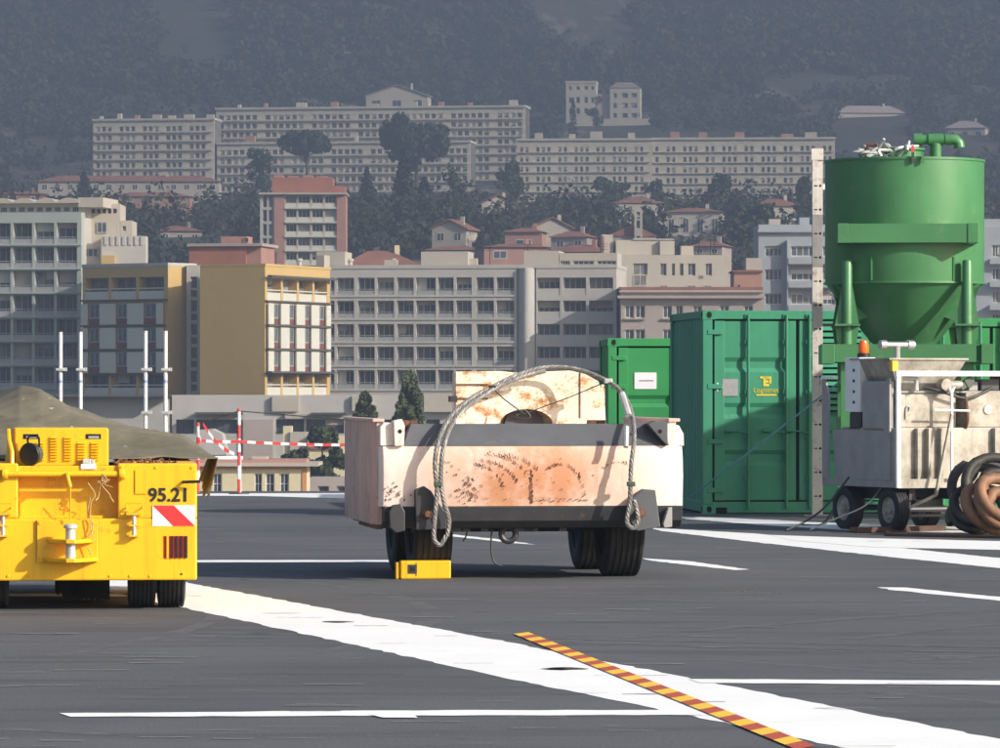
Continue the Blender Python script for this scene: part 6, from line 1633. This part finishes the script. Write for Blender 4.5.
TR = [
    ('pine_tree', 'large umbrella pine rising before the longest hillside apartment bar', 415, 116, 196, 1330, 72, 'pine', 5200),
    ('pine_tree', 'flat crowned pine before the left end of the longest apartment bar', 306, 130, 170, 1380, 52, 'pine', 3600),
    ('pine_tree', 'rounded dark pine left of the flat crowned pine', 262, 149, 190, 1340, 46, 'round', 1800),
    ('cypress_tree', 'slim dark cypress right of the pink tower', 367, 167, 210, 1180, 20, 'cypress', 1100),
    ('cypress_tree', 'tallest dark cypress under the large umbrella pine', 404, 149, 236, 1120, 30, 'cypress', 1600),
    ('cypress_tree', 'dark cypress right of the tallest cypress', 424, 178, 238, 1100, 30, 'cypress', 1500),
    ('evergreen_tree', 'round dark evergreen left of the cream hillside bar', 511, 163, 205, 1250, 44, 'round', 2000),
    ('evergreen_tree', 'dark evergreen between the villas below the umbrella pine', 455, 168, 232, 1160, 44, 'round', 2000),
    ('evergreen_tree', 'large dark tree before the cream bar, above the beige villa', 722, 174, 236, 1230, 56, 'round', 2600),
    ('evergreen_tree', 'low round tree on the slope left of the large dark tree', 612, 178, 206, 1270, 50, 'round', 1700),
    ('evergreen_tree', 'small round tree beside the low round tree on the slope', 655, 180, 204, 1300, 26, 'round', 1000),
    ('pine_tree', 'tall dark pine left of the perforated pole', 803, 170, 240, 1100, 38, 'round', 2200),
    ('evergreen_tree', 'spreading dark tree right of the beige villa', 752, 205, 262, 1000, 70, 'round', 2600),
    ('cypress_tree', 'small dark conifer before the long tiled building', 84, 172, 198, 1200, 24, 'cypress', 1000),
    ('evergreen_tree', 'dark tree at the mansion on the upper slope', 596, 96, 126, 1740, 22, 'round', 1000),
    ('evergreen_tree', 'dark tree beside the mansion left corner on the upper slope', 573, 98, 138, 1700, 12, 'cypress', 700),
    ('evergreen_tree', 'bushy tree behind the hedge before the podium', 322, 430, 486, 400, 60, 'round', 2600),
    ('evergreen_tree', 'bushy green hedge tree left of the shed', 292, 448, 478, 410, 40, 'round', 1600),
    ('ornamental_tree', 'taller bright green tree just behind the left corner of the rusty trolley', 410, 368, 440, 352, 46, 'cone', 7500),
    ('ornamental_tree', 'shorter bright green tree just left of the taller one behind the trolley', 365, 390, 440, 356, 42, 'cone', 6500),
]
for i, (nm, lab, px, yt, yb, D, w, kd, n) in enumerate(TR):
    tree(nm, lab, px, yt, yb, D, w, kd, 100 + i, n, 'trees by the quay' if D < 450 else 'trees on the hillside')

# woods: a mass nobody could count, on the hillside and up the mountain
def woods(name, y0, y1, count, rr, K, size, seed, spread=0.165, clear=True, gap=-0.5):
    rnd = np.random.default_rng(seed); out = []
    made = 0; tries = 0
    while made < count and tries < count * 6:
        tries += 1
        D = rnd.uniform(y0, y1); x = rnd.uniform(-spread, spread) * D; px = CX + x * FPX / D
        if clear and any(a - 6 < px < b + 6 and Db - (70 if Db < 1140 else 120) < D < Db + dp + 6 for a, b, Db, dp in FOOT): continue
        g = mnoise.noise(Vector((x * 0.012, D * 0.008, 2.2)))
        if g < gap: continue
        r = rnd.uniform(*rr); z = terr(x, D); h = r * rnd.uniform(0.8, 1.5)
        v = leaf_cards(np.array([[x, D, z + h * 0.9], [x + r * 0.4, D - r * 0.3, z + h * 0.6], [x - r * 0.4, D, z + h * 0.65]]), np.array([[r * 0.75, r * 0.75, h], [r * 0.6, r * 0.6, h * 0.7], [r * 0.6, r * 0.6, h * 0.7]]), K, size * rnd.uniform(0.8, 1.3), rnd, 1.2)
        out.append(v); made += 1
    return tag(link(name, quad_mesh(name, np.concatenate(out), M['forest'])), kind='stuff')
woods('hillside_woods', 660, 1500, 2600, (2.4, 5.2), 76, 0.55, 3)
woods('upper_woods', 1500, 1900, 1500, (2.4, 5.0), 60, 0.75, 4, gap=-0.35)
woods('mountain_woods', 1850, 2325, 4700, (2.6, 5.4), 52, 0.95, 5, 0.135, False, gap=-0.3)
woods('town_greenery', 620, 700, 110, (1.6, 3.0), 60, 0.6, 6, 0.13)

# ------------------------------------------------------------------ haze over town and mountain
mb = MB(); mb.box((-1450, -70, -18), (1450, 2390, 318))
hz = mb.build('haze', None)
hm_ = bpy.data.materials.new('haze'); hm_.use_nodes = True
nt = hm_.node_tree; nt.nodes.clear()
out = nt.nodes.new('ShaderNodeOutputMaterial'); pv = nt.nodes.new('ShaderNodeVolumePrincipled')
pv.inputs['Color'].default_value = (0.165, 0.206, 0.285, 1); pv.inputs['Density'].default_value = 0.00078; pv.inputs['Anisotropy'].default_value = 0.0
nt.links.new(pv.outputs[0], out.inputs['Volume'])
hz.data.materials.append(hm_); tag(hz, kind='stuff')
